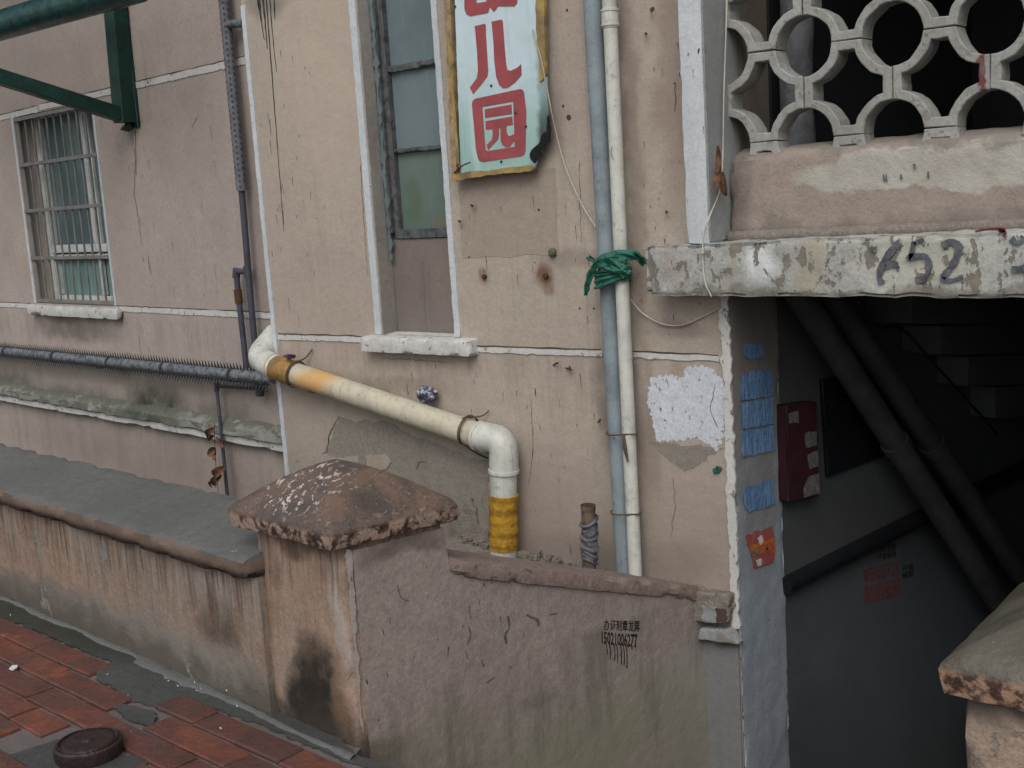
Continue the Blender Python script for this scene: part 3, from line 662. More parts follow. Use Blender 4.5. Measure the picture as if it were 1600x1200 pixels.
# frame edge: long peeling fillet of painted wood along the left jamb
patch_uv('peeling_paint', Frame((0, .069, 0), (1, 0, 0), (0, -1, 0)), [(wu0+.012, 1.35), (wu0+.03, 1.35), (wu0+.033, 2.9), (wu0+.014, 2.9)], 0, .006, 'glassblue', B, .008, .015, 3, 30)
rough_box('infill_panel', box8(wu0-.001, wu1+.001, .09, .129, wz0-.01, zr-.002), 'infill', B, .05, .001, 0, 0)
rough_box('window_head', box8(wu0-.001, wu1+.001, .05, .13, 3.0, 3.1), 'wall', B, .1, 0, 0, 0)
M['reveal'] = plaster('stained_window_reveal', (170, 164, 154), (140, 130, 122), .8, (90, 84, 80), flecks=.6, zb=[(1.2, 1.04, (120, 120, 112), .6)])
plain_box('window_reveal', box8(wu0-.001, wu0+.004, .001, .088, wz0, zr), 'reveal', B, 0)
plain_box('window_reveal', box8(wu0-.001, wu0+.004, .001, .069, zr+.001, 3.0), 'reveal', B, 0)
# sill
sp0, sp1 = F.pu(563, 545, .06), F.pu(733, 552, .06)
rough_box('window_sill', [(sp0[0], -.06, .958), (sp1[0], -.06, .958), (sp1[0], .085, .958), (sp0[0], .085, .958), (sp0[0], -.06, 1.022), (sp1[0], -.06, 1.022), (sp1[0], .085, 1.034), (sp0[0], .085, 1.034)], 'white', B, .012, .002, .008, .002, 3, 22)

# ---- barred window on the left wing
M['leftreveal'] = plaster('grey_left_reveal', (150, 146, 142), (136, 132, 128), .6, (90, 86, 84), flecks=.4)
lw = link('window', finish(hexa(fbox8(L, lu0+.001, lu0+.06, -.2, -.14, lz0, lz1), 99), 'lw'), 'alu', B)
um = lu0 + (lu1-lu0)*.60; zt = L.at(118, 388, -.14)[2]
plain_box('pane', fbox8(L, lu0+.06, um-.02, -.185, -.18, zt+.03, lz1), 'glasscurtain', lw, 0)
plain_box('pane', fbox8(L, um+.03, lu1+.001, -.195, -.19, zt+.03, lz1), 'glasscurtain', lw, 0)
plain_box('pane', fbox8(L, lu0+.10, um+.02, -.185, -.18, lz0+.03, zt-.04), 'glassmint', lw, 0)
plain_box('pane', fbox8(L, um+.05, lu1+.001, -.195, -.19, lz0+.03, zt-.04), 'glassmint', lw, 0)
for a_, b_, c_, d_, o_ in ((um-.02, um+.03, zt+.03, lz1-.02, -.15), (um+.031, um+.06, zt+.03, lz1-.02, -.17), (lu0+.061, lu1-.002, zt-.03, zt+.028, -.14), (um+.02, um+.05, lz0+.05, zt-.035, -.15), (lu0+.061, lu1-.002, lz0+.001, lz0+.045, -.145), (lu0+.061, lu0+.10, lz0+.05, zt-.031, -.15), (lu0+.061, lu0+.085, zt+.03, lz1-.02, -.15), (lu0+.061, lu1-.002, zt-.078, zt-.045, -.13), (lu0+.001, lu1-.001, lz1-.02, lz1-.001, -.13)):
    plain_box('frame', fbox8(L, a_, b_, o_-.035, o_, c_, d_), 'alu', lw)
plain_box('room_backing', fbox8(L, lu0-.05, lu1+.05, -.30, -.262, lz0-.05, lz1+.05), 'darkboard', B, 0)
gr = thing('window_grille', 'grey iron burglar bars fixed over the left window', 'grille')
nbz = 11
for k in range(nbz):
    u = lu0+.035+(lu1-lu0-.07)*k/(nbz-1); plain_box('bar', fbox8(L, u-.006, u+.006, -.022, -.010, lz0+.012, lz1-.012), 'bar', gr, .0015)
for k in range(4):
    v = lz0+.012+(lz1-lz0-.024)*(0, .265, .575, .99)[k] if k != 3 else lz0+.012+(lz1-lz0-.024)*.575
for v in (lz0+.02, lz0+(lz1-lz0)*.245, lz0+(lz1-lz0)*.50, lz0+(lz1-lz0)*.745, lz1-.02):
    plain_box('cross_bar', fbox8(L, lu0+.005, lu1-.005, -.009, .006, v-.013, v+.013), 'bar', gr, .002)
for u in (lu0+.014, lu1-.014): plain_box('side_bar', fbox8(L, u-.012, u+.012, -.024, -.0095, lz0+.005, lz1-.005), 'bar', gr, .002)
vstrip('window_trim', L, lu0-.018, lz0, lz1, .028, 'offwhite', 21); vstrip('window_trim', L, lu1+.014, lz0, lz1, .022, 'offwhite', 22)
s0, s1 = L.pu(44, 488, .05)[0], L.pu(184, 492, .05)[0]
rough_box('window_sill', fbox8(L, s0, s1, .001, .06, .935, 1.012), 'white', B, .03, .004, .008, .003, 8, 14)

# ---- pilaster, slab, parapet, lattice
XR = -1.985
rough_box('pilaster', box8(-2.072, XR, -.115, -.001, 1.39, ZT), 'offwhite', B, .03, .002, .003, .002, 3)
plain_box('pilaster_side', box8(XR+.0005, XR+.004, -.108, .12, 1.40, ZT), 'greyreveal', B, 0)
rough_box('balcony_slab', [(-2.228, -.135, 1.218), (1.6, -.135, 1.214), (1.6, .5, 1.214), (-2.228, -.001, 1.218), (-2.225, -.135, 1.388), (1.6, -.135, 1.435), (1.6, .5, 1.455), (-2.225, -.001, 1.392)], 'slab', B, .014, .006, .016, .004, 11, 20)
plain_box('balcony_slab', box8(XR+.005, 1.6, -.0, 3.4, 1.235, 1.40), 'interiordark', B, 0)
rough_box('parapet', [(XR+.004, .01, 1.40), (1.6, .01, 1.40), (1.6, .14, 1.40), (XR+.004, .14, 1.40), (XR+.004, .03, 1.676), (1.6, .03, 1.682), (1.6, .14, 1.712), (XR+.004, .14, 1.708)], 'parapet', B, .02, .004, .010, .006, 5, 16)
# mortar fillet along the foot of the parapet
bm = tube_bm(bmesh.new(), [(XR+.01+i*.05, .006+.004*noise.noise(Vector((i*.7, 0, 0))), 1.405+.01*min(1, (i*.05)/1)) for i in range(70)], .022, 8)
link('mortar_fillet', finish(bm, 'mf', 3.1), 'rubble', B)
PIT = .2935
TH = .085; GY = .045; RO, RI, HW = .425*PIT, .33*PIT, .105*PIT
def lattice_piece(cx, cz, seed):
    # one cast block: a square with a star-shaped hole and a quarter ring at each corner
    H = PIT/2-.0012; out = []; hole = []
    for q in range(4):
        s1, s2 = ((-1, -1), (1, -1), (1, 1), (-1, 1))[q]; a0 = (0.5, 1, 1.5, 0)[q]*math.pi     # arc about each corner
        for k in range(9):
            a = a0-(k/8)*math.pi/2; fi = 1+.012*noise.noise(Vector((cx*9+s1, cz*9+s2, k*.9+seed)))
            u, v = s1*PIT/2+RI*fi*math.cos(a), s2*PIT/2+RI*fi*math.sin(a); out.append((max(-H, min(H, u)), max(-H, min(H, v))))
    for k in range(72):
        a = 2*math.pi*(k+.5)/72; d = (math.cos(a), math.sin(a)); rho = (PIT/2-HW)/max(abs(d[0]), abs(d[1]))
        c = (math.copysign(PIT/2, d[0]), math.copysign(PIT/2, d[1])); b_ = d[0]*c[0]+d[1]*c[1]; disc = b_*b_-(c[0]**2+c[1]**2-RO*RO)
        if disc > 0: rho = min(rho, b_-math.sqrt(disc))
        hole.append((rho*d[0], rho*d[1]))
    def wob(lp): return [(cx+u+.0035*noise.noise(Vector((cx+u, cz+v, seed))*28)+.0016*noise.noise(Vector((cx+u, cz+v, seed+5))*70), cz+v+.0035*noise.noise(Vector((cx+u, cz+v, seed+9))*28)+.0016*noise.noise(Vector((cx+u, cz+v, seed+3))*70)) for u, v in lp]
    me = loops_mesh([wob(out), wob(hole)], Frame((0, GY+TH, 0), (1, 0, 0), (0, -1, 0)), random.uniform(-.003, .003), TH, 'lattice_block')
    bm = bmesh.new(); bm.from_mesh(me)
    bmesh.ops.remove_doubles(bm, verts=bm.verts, dist=1e-5)
    for co, no in (((0, 0, 1.676), (0, 0, -1)), ((XR+.003, 0, 0), (-1, 0, 0))):
        bmesh.ops.bisect_plane(bm, geom=bm.verts[:]+bm.edges[:]+bm.faces[:], plane_co=co, plane_no=no, clear_outer=True)
    if not bm.faces: bm.free(); return
    bmesh.ops.bevel(bm, geom=[e for e in bm.edges if len(e.link_faces) == 2 and e.calc_face_angle(0) > 1.2 and abs(e.verts[0].co.y-e.verts[1].co.y) < .01 and e.verts[0].co.y < GY+.02], offset=.003, segments=1, affect='EDGES')
    return link('lattice_block', finish(bm, 'lattice_block', .5), 'lattice', B)
X0C = F.at(1254, 72, -GY)[0]; Z0C = F.at(1254, 72, -GY)[2]
for i in range(-1, 9):
    for j in range(-2, 4): lattice_piece(X0C+(i-.5)*PIT, Z0C+(j+.5)*PIT, i*3.1+j)
# column beside the entrance and its painted faces
rough_box('door_jamb', box8(XR-.001, XR+.006, .001, .365, -1.6, 1.217), 'bluejamb', B, .02, .003, .006, .001, 9, 16)
plain_box('column_foot', box8(-2.135, XR-.002, -.008, -.0015, -1.6, .06), 'greyfoot', B, 0)
# broken corbel stubs where the stair coping meets the column
def pxbox(name, fr, q, o0, o1, mat, parent, seed):
    f_ = [fr.at(x, y, o1) for x, y in q]; b_ = [p-fr.n*(o1-o0) for p in f_]   # q: tl,tr,br,bl
    return rough_box(name, [f_[3], f_[2], b_[2], b_[3], f_[0], f_[1], b_[1], b_[0]], mat, parent, .008, .003, .008, .002, seed, 40)
pxbox('corbel_stub', F, ((1085, 925), (1140, 930), (1136, 975), (1082, 973)), .001, .05, 'rubble', B, 2)
pxbox('corbel_stub', F, ((1092, 982), (1140, 985), (1156, 1008), (1088, 1000)), .001, .045, 'greyreveal', B, 6)
pxbox('corbel_stub', F, ((1096, 945), (1120, 947), (1120, 975), (1094, 972)), .05, .056, 'greyreveal', B, 8)
patch('corbel_hollow', F, ((1117, 950), (1135, 952), (1135, 973), (1117, 971)), .0505, .002, 'crack', B, .002, .006, 3)
patch('corbel_hollow', F, ((1120, 990), (1128, 990), (1147, 1004), (1118, 1002)), .0475, .002, 'oldplaster', B, .002, .006, 4)
# interior
IWs = IW
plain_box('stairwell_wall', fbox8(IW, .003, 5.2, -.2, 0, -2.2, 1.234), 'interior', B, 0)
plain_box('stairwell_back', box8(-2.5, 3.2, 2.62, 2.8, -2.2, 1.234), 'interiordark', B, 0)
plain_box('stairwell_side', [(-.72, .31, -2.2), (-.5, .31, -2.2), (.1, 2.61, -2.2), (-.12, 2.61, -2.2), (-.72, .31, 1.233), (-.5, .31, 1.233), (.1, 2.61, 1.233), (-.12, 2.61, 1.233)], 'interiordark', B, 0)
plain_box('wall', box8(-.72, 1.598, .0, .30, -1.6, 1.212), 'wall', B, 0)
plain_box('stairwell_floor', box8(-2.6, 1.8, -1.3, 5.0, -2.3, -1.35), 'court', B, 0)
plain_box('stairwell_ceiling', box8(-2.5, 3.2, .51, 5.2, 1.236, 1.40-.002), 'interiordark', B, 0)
# upper landing behind the lattice
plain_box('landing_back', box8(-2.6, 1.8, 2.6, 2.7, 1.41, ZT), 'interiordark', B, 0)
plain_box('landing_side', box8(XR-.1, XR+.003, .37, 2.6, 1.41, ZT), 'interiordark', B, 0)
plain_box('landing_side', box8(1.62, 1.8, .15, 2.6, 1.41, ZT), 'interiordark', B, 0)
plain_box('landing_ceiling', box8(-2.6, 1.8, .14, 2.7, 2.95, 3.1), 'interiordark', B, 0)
rough_box('lintel', box8(XR+.004, 1.6, 0, .139, Z0C+4.0*PIT+.012, ZT), 'wall', B, .2, 0, 0, 0)
plain_box('wall', box8(1.6, 3.2, .001, .2, -1.6, ZT), 'wall', B, 0)
plain_box('roof_slab', box8(-13, 3.3, .0, 6, ZT+.001, ZT+.2), 'court', B, 0)
# flight of stairs rising inside, seen from below
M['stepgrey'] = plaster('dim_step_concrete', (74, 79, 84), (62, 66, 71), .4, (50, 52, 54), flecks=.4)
for k, (x0_, y0_, y1_) in enumerate(((1425, 462, 508), (1470, 509, 556), (1513, 557, 604), (1556, 605, 655))):
    pts = [IW.at(x0_, y0_, .22-k*.03), IW.at(1660, y0_-8, .22-k*.03), IW.at(1660, y1_-4, .22-k*.03), IW.at(x0_, y1_, .22-k*.03)]
    bk = [p-IW.n*(.215-k*.03) for p in pts]
    rough_box('stair_step', [pts[3], pts[2], bk[2], bk[3], pts[0], pts[1], bk[1], bk[0]], 'stepgrey', B, .05, .002, .004, .002, k)
# entrance steps between the gate pillars
for k in range(7):
    y0_ = -1.36+k*.3; plain_box('entrance_step', box8(-2.5+.0, -.6, y0_, y0_+.302, -1.6, -.10-(k+1)*.165 if k else -.22), 'court', B, .004)

# ---- patches and marks on the front wall
patch('poster_ghost', F, [(716, 284), (868, 262), (874, 398), (722, 404)], 0, .0012, 'tanpatch', B, .004, .02, 2, 12)
patch('old_plaster_patch', F, [(528, 652), (600, 658), (700, 700), (762, 720), (770, 820), (765, 868), (690, 842), (600, 760), (510, 704)], 0, .0015, 'oldplaster', B, .010, .012, 4, 16)
patch('crumbling_patch', F, [(700, 846), (705, 812), (738, 776), (752, 822), (765, 826), (765, 872), (700, 858)], .002, .010, 'rubble', B, .010, .008, 6, 22)
patch('plaster_flake', F, [(466, 712), (500, 706), (520, 716), (560, 712), (560, 740), (470, 735)], .0002, .003, 'wall', B, .004, .008, 8, 30)
patch('plaster_flake', F, [(572, 712), (603, 708), (612, 722), (604, 735), (575, 732)], .0018, .004, 'wall', B, .004, .008, 9, 30)
wp = [(1016, 590), (1048, 586), (1066, 590), (1072, 574), (1108, 572), (1120, 585), (1130, 592), (1134, 640), (1128, 690), (1118, 704), (1090, 684), (1060, 688), (1026, 690), (1020, 655), (1012, 630)]
patch('whitewash_patch', F, wp, 0, .0018, 'whitepatch', B, .0065, .0035, 5, 70)
patch('poster_ghost', F, [(1010, 690), (1130, 700), (1070, 738)], 0, .001, 'oldplaster', B, .006, .01, 5, 30)
for px_, py_, r_ in ((758, 432, .010), (854, 431, .011)):
    p = F.at(px_, py_); bm = tube_bm(bmesh.new(), [p, p+F.n*.012, p+F.n*.014], [r_, r_, r_*.5], 8); link('rusty_bolt', finish(bm, 'rb', .6), 'rust', B)
def nail(x, y, dx, dy, l=.03, r_=.0035):
    p = F.at(x, y); q = F.at(x+dx, y+dy, l); tube('nail', [p, (p+q)/2+Vector((0, 0, .002)), q], [r_*.7, r_, r_*1.2], 'rust', B, 6)
for a_ in ((864, 571, 8, -4), (889, 572, 3, 6), (884, 575, 5, 2), (1016, 14, 2, 3), (735, 320, 4, 2), (745, 24, 6, 2), (716, 345, 3, 1), (730, 655, 4, -6), (1040, 330, 2, 2), (1008, 52, 2, 1), (938, 655, -3, 5)): nail(*a_)
for x, y, s_ in ((880, 166, .008), (889, 183, .014), (886, 16, .006), (1020, 14, .01), (842, 328, .007), (758, 424, .005), (906, 482, .007), (928, 482, .007), (733, 402, .005), (560, 712+8, .01), (1054, 130, .004), (836, 410, .004)):
    patch_uv('drill_hole', F, [(F.pu(x, y)[0]+s_*.7*math.cos(a), F.pu(x, y)[1]+s_*.8*math.sin(a)) for a in [k*math.pi/4 for k in range(8)]], .0003, .0010, 'pit', B, .0015, .003, x)
p = F.at(865, 394); bm = tube_bm(bmesh.new(), [p, p+F.n*.012, p+F.n*.02], [.016, .018, .010], 10); link('cable_clip', finish(bm, 'cc', .6), simple('green_grey_clip', (104, 116, 92), .7, .5), B)
patch('moss_tuft', F, [(1113, 733), (1120, 727), (1128, 730), (1124, 739), (1116, 741)], .001, .006, 'bag', B, .004, .005, 4)
# long dark paint runs from the top corner
for x0_, y0_, x1_, y1_, w_ in ((402, -5, 413, 62, .006), (411, -5, 418, 76, .008), (416, -5, 443, 352, .0045), (421, -5, 432, 112, .004), (405, -5, 408, 30, .01), (428, -5, 430, 30, .006), (212, 205, 213, 275, .004), (442, 330, 444, 362, .002)):
    fr_ = L if x0_ < 300 else F
    a = Vector((*fr_.pu(x0_, y0_), 0)); b = Vector((*fr_.pu(x1_, y1_), 0)); n_ = 24; l_ = []; r_ = []
    for k in range(n_+1):
        t_ = k/n_; p = a.lerp(b, t_); wv = w_*(1-t_*.65)*(.8+.5*noise.noise(p*30)); sx = .003*noise.noise(p*12)
        l_.append((p.x-wv+sx, p.y)); r_.append((p.x+wv+sx, p.y))
    link('paint_run', loops_mesh([l_+r_[::-1]], fr_, .0004, .0012, 'pr'), 'drip', B)
# hairline dark ticks in the plaster
bm = bmesh.new()
for fr_, X0_, X1_, Y0_, Y1_, n_ in ((F, 400, 470, 30, 420, 26), (F, 430, 540, 60, 500, 10), (L, 150, 340, 180, 460, 46), (F, 740, 940, 560, 860, 22), (F, 1000, 1120, 60, 500, 24), (L, 10, 330, 500, 690, 10), (F, 460, 760, 560, 640, 12), (F, 720, 920, 280, 520, 18), (L, 180, 240, 220, 460, 22)):
    for k in range(n_):
        x, y = random.uniform(X0_, X1_), random.uniform(Y0_, Y1_); l_ = random.choice((6, 8, 10, 16, 26))*random.uniform(.6, 1); u, v = fr_.pu(x, y); u2, v2 = fr_.pu(x+l_*.1, y+l_)
        w_ = random.uniform(.0007, .0018)
        bm.faces.new([bm.verts.new(fr_.p(*q, .0016)) for q in ((u-w_, v), (u+w_, v), (u2+w_*.4, v2), (u2-w_*.4, v2))])
link('plaster_tick', finish(bm, 't'), 'crack', B, 'stuff')
# hairline cracks with lifted lips
def crack(fr, px, w_=.0016, seed=0, parent=None):
    pp_ = [Vector((*fr.pu(x, y), 0)) for x, y in px]; out = []
    for a, b in zip(pp_, pp_[1:]):
        n_ = max(2, int((b-a).length/.008)); d = (b-a).normalized(); q = Vector((-d.y, d.x, 0))
        for k in range(n_): p = a.lerp(b, k/n_); out.append(p+q*(.006*noise.noise(p*30+Vector((0, 0, seed)))+.003*noise.noise(p*90)))
    out.append(pp_[-1]); l_, r_ = [], []
    for i, p in enumerate(out):
        d = (out[min(i+1, len(out)-1)]-out[max(i-1, 0)]).normalized(); q = Vector((-d.y, d.x, 0)); wv = w_*(.35+1.1*abs(noise.noise(p*22+Vector((seed, 0, 0)))))*math.sin(math.pi*(i+.6)/(len(out)+.2))**.4
        l_.append(((p+q*wv).x, (p+q*wv).y)); r_.append(((p-q*wv).x, (p-q*wv).y))
    return link('crack', loops_mesh([l_+r_[::-1]], fr, .0022, .0006, 'crack'), 'crack', parent or B)
for i_, (fr_, px, w_) in enumerate(((F, ((530, 650), (514, 680), (512, 704), (496, 716)), .003), (F, ((462, 722), (480, 712), (498, 714), (512, 722)), .002), (F, ((585, 716), (592, 735)), .004), (F, ((650, 735), (656, 722), (668, 720)), .003),
    (F, ((738, 776), (744, 800), (752, 826)), .003), (F, ((700, 812), (722, 818), (760, 830)), .003), (F, ((660, 400), (662, 440), (668, 520)), .0013), (F, ((1056, 130), (1055, 175)), .002), (F, ((1118, 600), (1110, 640), (1122, 668)), .0025),
    (F, ((795, 40), (797, 60)), .001), (F, ((560, 20), (556, 60), (561, 140), (566, 300), (575, 430)), .0016), (F, ((905, 250), (907, 320), (909, 380)), .0013), (L, ((206, 206), (212, 250), (210, 300), (222, 380)), .0028), (L, ((232, 400), (236, 430)), .003), (L, ((310, 180), (300, 200)), .0018),
    (F, ((1052, 745), (1056, 790), (1048, 840)), .0012), (F, ((600, 560), (640, 562), (700, 566)), .0014), (F, ((830, 620), (834, 700), (826, 760)), .0011))):
    crack(fr_, px, w_, i_)
# brushed grey numerals on the slab
SF = Frame((0, -.135, 0), (1, 0, 0), (0, -1, 0)); SF.v = Vector((0, 0, 1)); SF.u = Vector((1, 0, 0))
def brush(fr, pts, wid, off, mat, parent, name='brush_stroke', seed=0):
    pp = smooth_path([Vector((*fr.pu(x, y, off), 0)) for x, y in pts], 5); l_ = []; r_ = []
    for i, p in enumerate(pp):
        d = (pp[min(i+1, len(pp)-1)]-pp[max(i-1, 0)]).normalized(); q = Vector((-d.y, d.x, 0)); wv = wid*(.85+.5*noise.noise(p*40+Vector((seed, 0, 0))))
        l_.append(((p+q*wv).x, (p+q*wv).y)); r_.append(((p-q*wv).x, (p-q*wv).y))
    return link(name, loops_mesh([jag(l_+r_[::-1], .004, .0009 if wid > .006 else .0002, 120, seed)], fr, off, .0012, name), mat, parent)
z1 = lambda a, b: (1000+a/2.5, b/2.5)
for pts, w_ in (([(1015, 945), (985, 975), (950, 1030), (935, 1080), (945, 1108)], .016), ([(950, 1108), (985, 1100), (1005, 1060), (990, 1030), (960, 1045)], .013), ([(900, 970), (925, 975)], .012),
    ([(1070, 945), (1060, 990), (1045, 1015)], .010), ([(1070, 950), (1110, 935)], .009), ([(1050, 1005), (1110, 1000), (1130, 1040), (1110, 1085), (1075, 1095)], .014),
    ([(1180, 960), (1215, 945), (1245, 965), (1225, 1030), (1180, 1085)], .016), ([(1175, 1090), (1215, 1095), (1262, 1080)], .010),
    ([(1450, 930), (1475, 950), (1500, 925)], .014), ([(1450, 1050), (1485, 1050), (1510, 1040)], .014)):
    brush(SF, [z1(*q) for q in pts], w_*.72, .0075, 'greypaint', B, 'painted_numeral', w_)
for pts, w_ in (([(1310, 905), (1350, 897), (1420, 895), (1410, 910)], .004), ([(1400, 900), (1425, 905), (1420, 925)], .004)): brush(SF, [z1(*q) for q in pts], w_, .0075, 'redink', B, 'red_smear')
PF = Frame((0, .022, 0), (1, 0, 0), (0, -1, 0))
for pts in ([(950, 680), (955, 705)], [(962, 680), (962, 708)], [(1070, 640), (1075, 660)], [(1125, 670), (1128, 695)], [(1018, 680), (1022, 700)]): brush(PF, [z1(*q) for q in pts], .003, .006, 'greypaint', B, 'brush_mark')

# ------------------------------------------------------------------ low wall, pillars, stair wall
LWt = thing('low_wall', 'orange stained low plaster wall with sloped grey cement coping beside the pavement', 'low wall')
def lwc(u0_, u1_, o0, o1, v0, v1): return fbox8(LW, u0_, u1_, o0, o1, v0, v1)
rough_box('wall_body', lwc(-6.5, .03, -.22, 0, -.35, .47), 'lowwall', LWt, .04, .006, 0, 0, 3, 5)
c = [LW.p(-6.5, .452, .045), LW.p(.035, .452, .045), LW.p(.035, .47, -.27), LW.p(-6.5, .47, -.27), LW.p(-6.5, .522, .055), LW.p(.035, .522, .055), LW.p(.035, .592, -.27), LW.p(-6.5, .592, -.27)]
rough_box('coping', c, 'coping_grey', LWt, .022, .003, .013, .003, 8, 16)

def cap_mesh(c4, z0, z1_, apex_z, seed, n=26):
    """worn pyramidal cap on a four-cornered base (ccw plan points)"""
    bm = bmesh.new(); c = [Vector((*p, 0)) for p in c4]; top = {}
    def P(a, b): return c[0].lerp(c[1], a).lerp(c[3].lerp(c[2], a), b)
    for i in range(n+1):
        for j in range(n+1):
            a, b = i/n, j/n; m_ = max(abs(2*a-1), abs(2*b-1)); m2 = (abs(2*a-1)**5+abs(2*b-1)**5)**.2; m_ = min(1, m_*.9+min(1, m2)*.1)
            h = (1-m_**1.38)*(apex_z-z1_); p = P(a, b); p.z = z1_+h
            if m_ > .999: p.z -= .005
            e = noise.noise(p*8+Vector((seed, 0, 0)))*.003+noise.noise(p*45)*.001; p.z += e*(1 if m_ < .98 else .8)
            if m_ > .999: d = (P(.5, .5)-p); d.z = 0; p += d.normalized()*(.002+.007*max(0, noise.noise(p*16+Vector((0, seed, 0)))))
            top[i, j] = bm.verts.new(p)
    for i in range(n):
        for j in range(n): bm.faces.new((top[i, j], top[i+1, j], top[i+1, j+1], top[i, j+1]))
    border = [(i, 0) for i in range(n)]+[(n, j) for j in range(n)]+[(n-i, n) for i in range(n)]+[(0, n-j) for j in range(n)]
    prev = [top[k] for k in border]; cen = P(.5, .5)
    for z_, ins in ((z1_-.018, -.004), (z1_-.04, -.002), (z0+.006, .003), (z0, .02), (z0, .10)):
        ring = []
        for k, v in zip(border, prev):
            p = P(k[0]/n, k[1]/n); d = cen-p; d.z = 0; p += d.normalized()*(ins+.009*max(0, noise.noise(Vector((p.x, p.y, z_))*15+Vector((seed, 4, 0))))); p.z = z_+.006*noise.noise(p*20+Vector((0, 0, seed)))
            ring.append(bm.verts.new(p))
        for k in range(len(ring)): bm.faces.new((prev[k], prev[(k+1) % len(ring)], ring[(k+1) % len(ring)], ring[k]))
        prev = ring
    bm.faces.new(prev)
    return finish(bm, 'cap', .75)
def plan_box(pts, z0, z1_): return [(*p, z0) for p in pts]+[(*p, z1_) for p in pts]
A0 = Vector((-2.516, -1.395)); s2 = Vector((sdir.x, sdir.y)); l2 = Vector((ld.x, ld.y))
P1 = A0+s2*.355
pil = [tuple(A0+l2*.44), tuple(A0), tuple(P1), tuple(P1+l2*.46)]
pt = thing('gate_pillar', 'square plaster gate pillar with soot stain and wet mottled pyramid cap beside low wall', 'pillar')
rough_box('shaft', plan_box(pil, -.35, .625), 'pillar', pt, .025, .006, .012, .006, 2, 9)
# painted white arris strip on the pillar corner
SP = Frame(A, sdir, (sdir.y, -sdir.x, 0))
patch_uv('corner_paint', S, [(.008, .06), (.018, .03), (.026, .60), (.012, .61)], .008, .001, 'fadedstripe', pt, .004, .008, 5)
o_ = .052
capc = [tuple(A0+l2*.44+l2*o_-s2*o_), tuple(A0-l2*.028-s2*o_*1.0), tuple(P1-l2*o_*.6+s2*o_*.6), tuple(P1+l2*.46+l2*o_+s2*o_*.6)]
link('cap', cap_mesh(capc, .615, .682, .822, 2.), 'cap', pt)

sw = thing('stair_side_wall', 'mauve plaster wall beside the entrance steps with stencilled phone number', 'stair wall')
Bp = Vector((-2.137, -.003)); P1b = P1+s2*.004
th_ = Vector((-S.n.x, -S.n.y))*.24
pl4 = [tuple(P1b+th_), tuple(P1b), tuple(Bp), tuple(Bp+Vector((-.25, 0)))]
zt0, zt1 = .500, .135
bm = hexa([(*pl4[0], -1.6), (*pl4[1], -1.6), (*pl4[2], -1.6), (*pl4[3], -1.6), (*pl4[0], zt0-.05), (*pl4[1], zt0-.05), (*pl4[2], zt1-.05), (*pl4[3], zt1-.05)], .03, .005, 0, 0, 7, 4)
link('wall_body', finish(bm, 'sb', .7), 'stairwall', sw)
bm = hexa([(*A0, -1.6), (*(A0+s2*.356), -1.6), (*(A0+s2*.356+th_), -1.6), (*(A0+th_), -1.6), (*A0, -.34), (*(A0+s2*.356), -.34), (*(A0+s2*.356+th_), -.34), (*(A0+th_), -.34)], .06, .003, 0, 0, 7, 4)
link('wall_base', finish(bm, 'sb', .7), 'stairwall', sw)
# skin of the same plaster over the pillar's side, so the wall runs on to the corner
patch_uv('plaster_skin', S, [(.034, -1.3), (1.443, -1.3), (1.443, .09), (.362, .455), (.352, .60), (.034, .60)], .004, .003, 'stairwall', sw, .0015, .02, 5)
n2_ = Vector((S.n.x, S.n.y))*.022
cp = [P1b+th_, P1b+n2_, Bp+n2_+Vector((-.0, -.0)), Bp+Vector((-.25, 0))]
bm = hexa([(*cp[0], zt0-.062), (*cp[1], zt0-.058), (*cp[2], zt1-.058), (*cp[3], zt1-.062), (*cp[0], zt0), (*cp[1], zt0), (*cp[2], zt1), (*cp[3], zt1)], .018, .004, .012, .003, 14, 6)
link('coping', finish(bm, 'sc', .7), 'coping_pink', sw)
# mortar ledge between the stair wall and the building
led = [(-3.36, -.002), (-3.30, -.28), (-2.75, -.86), (P1b+th_*1.02).to_tuple(), (Bp+Vector((-.252, 0))).to_tuple(), (-2.06, -.002)]
c = [(-3.36, -.30, -.34), (-2.42, -.86, -.34), (-2.17, -.002, -.34), (-3.36, -.002, -.34), (-3.36, -.30, .145), (-2.60, -.86, .145), (-2.2, -.002, .10), (-3.36, -.002, .165)]
rough_box('mortar_ledge', c, 'rubble', B, .03, .012, .01, .004, 9, 14)
patch('mortar_smear', F, [(1000, 910), (1040, 905), (1090, 915), (1145, 930), (1152, 945), (1140, 960), (1085, 950), (1075, 925)], .001, .02, 'rubble', B, .006, .008, 5)
# small rubble lumps on the ledge
bm = bmesh.new()
for k in range(70):
    u = random.uniform(0, 1); p = Vector((-3.3+u*1.2, -random.uniform(.01, .07), .165-.06*u+.006)); r_ = random.uniform(.004, .018)
    c = [p+Vector((a*r_*random.uniform(.6, 1.3), b*r_*random.uniform(.6, 1.3), z_*r_*random.uniform(.4, .9))) for z_ in (-1, 1) for a, b in ((-1, -1), (1, -1), (1, 1), (-1, 1))]
    hexa(c, 99, bm=bm)
link('mortar_crumbs', finish(bm, 'cr'), 'rubble', None, 'stuff')

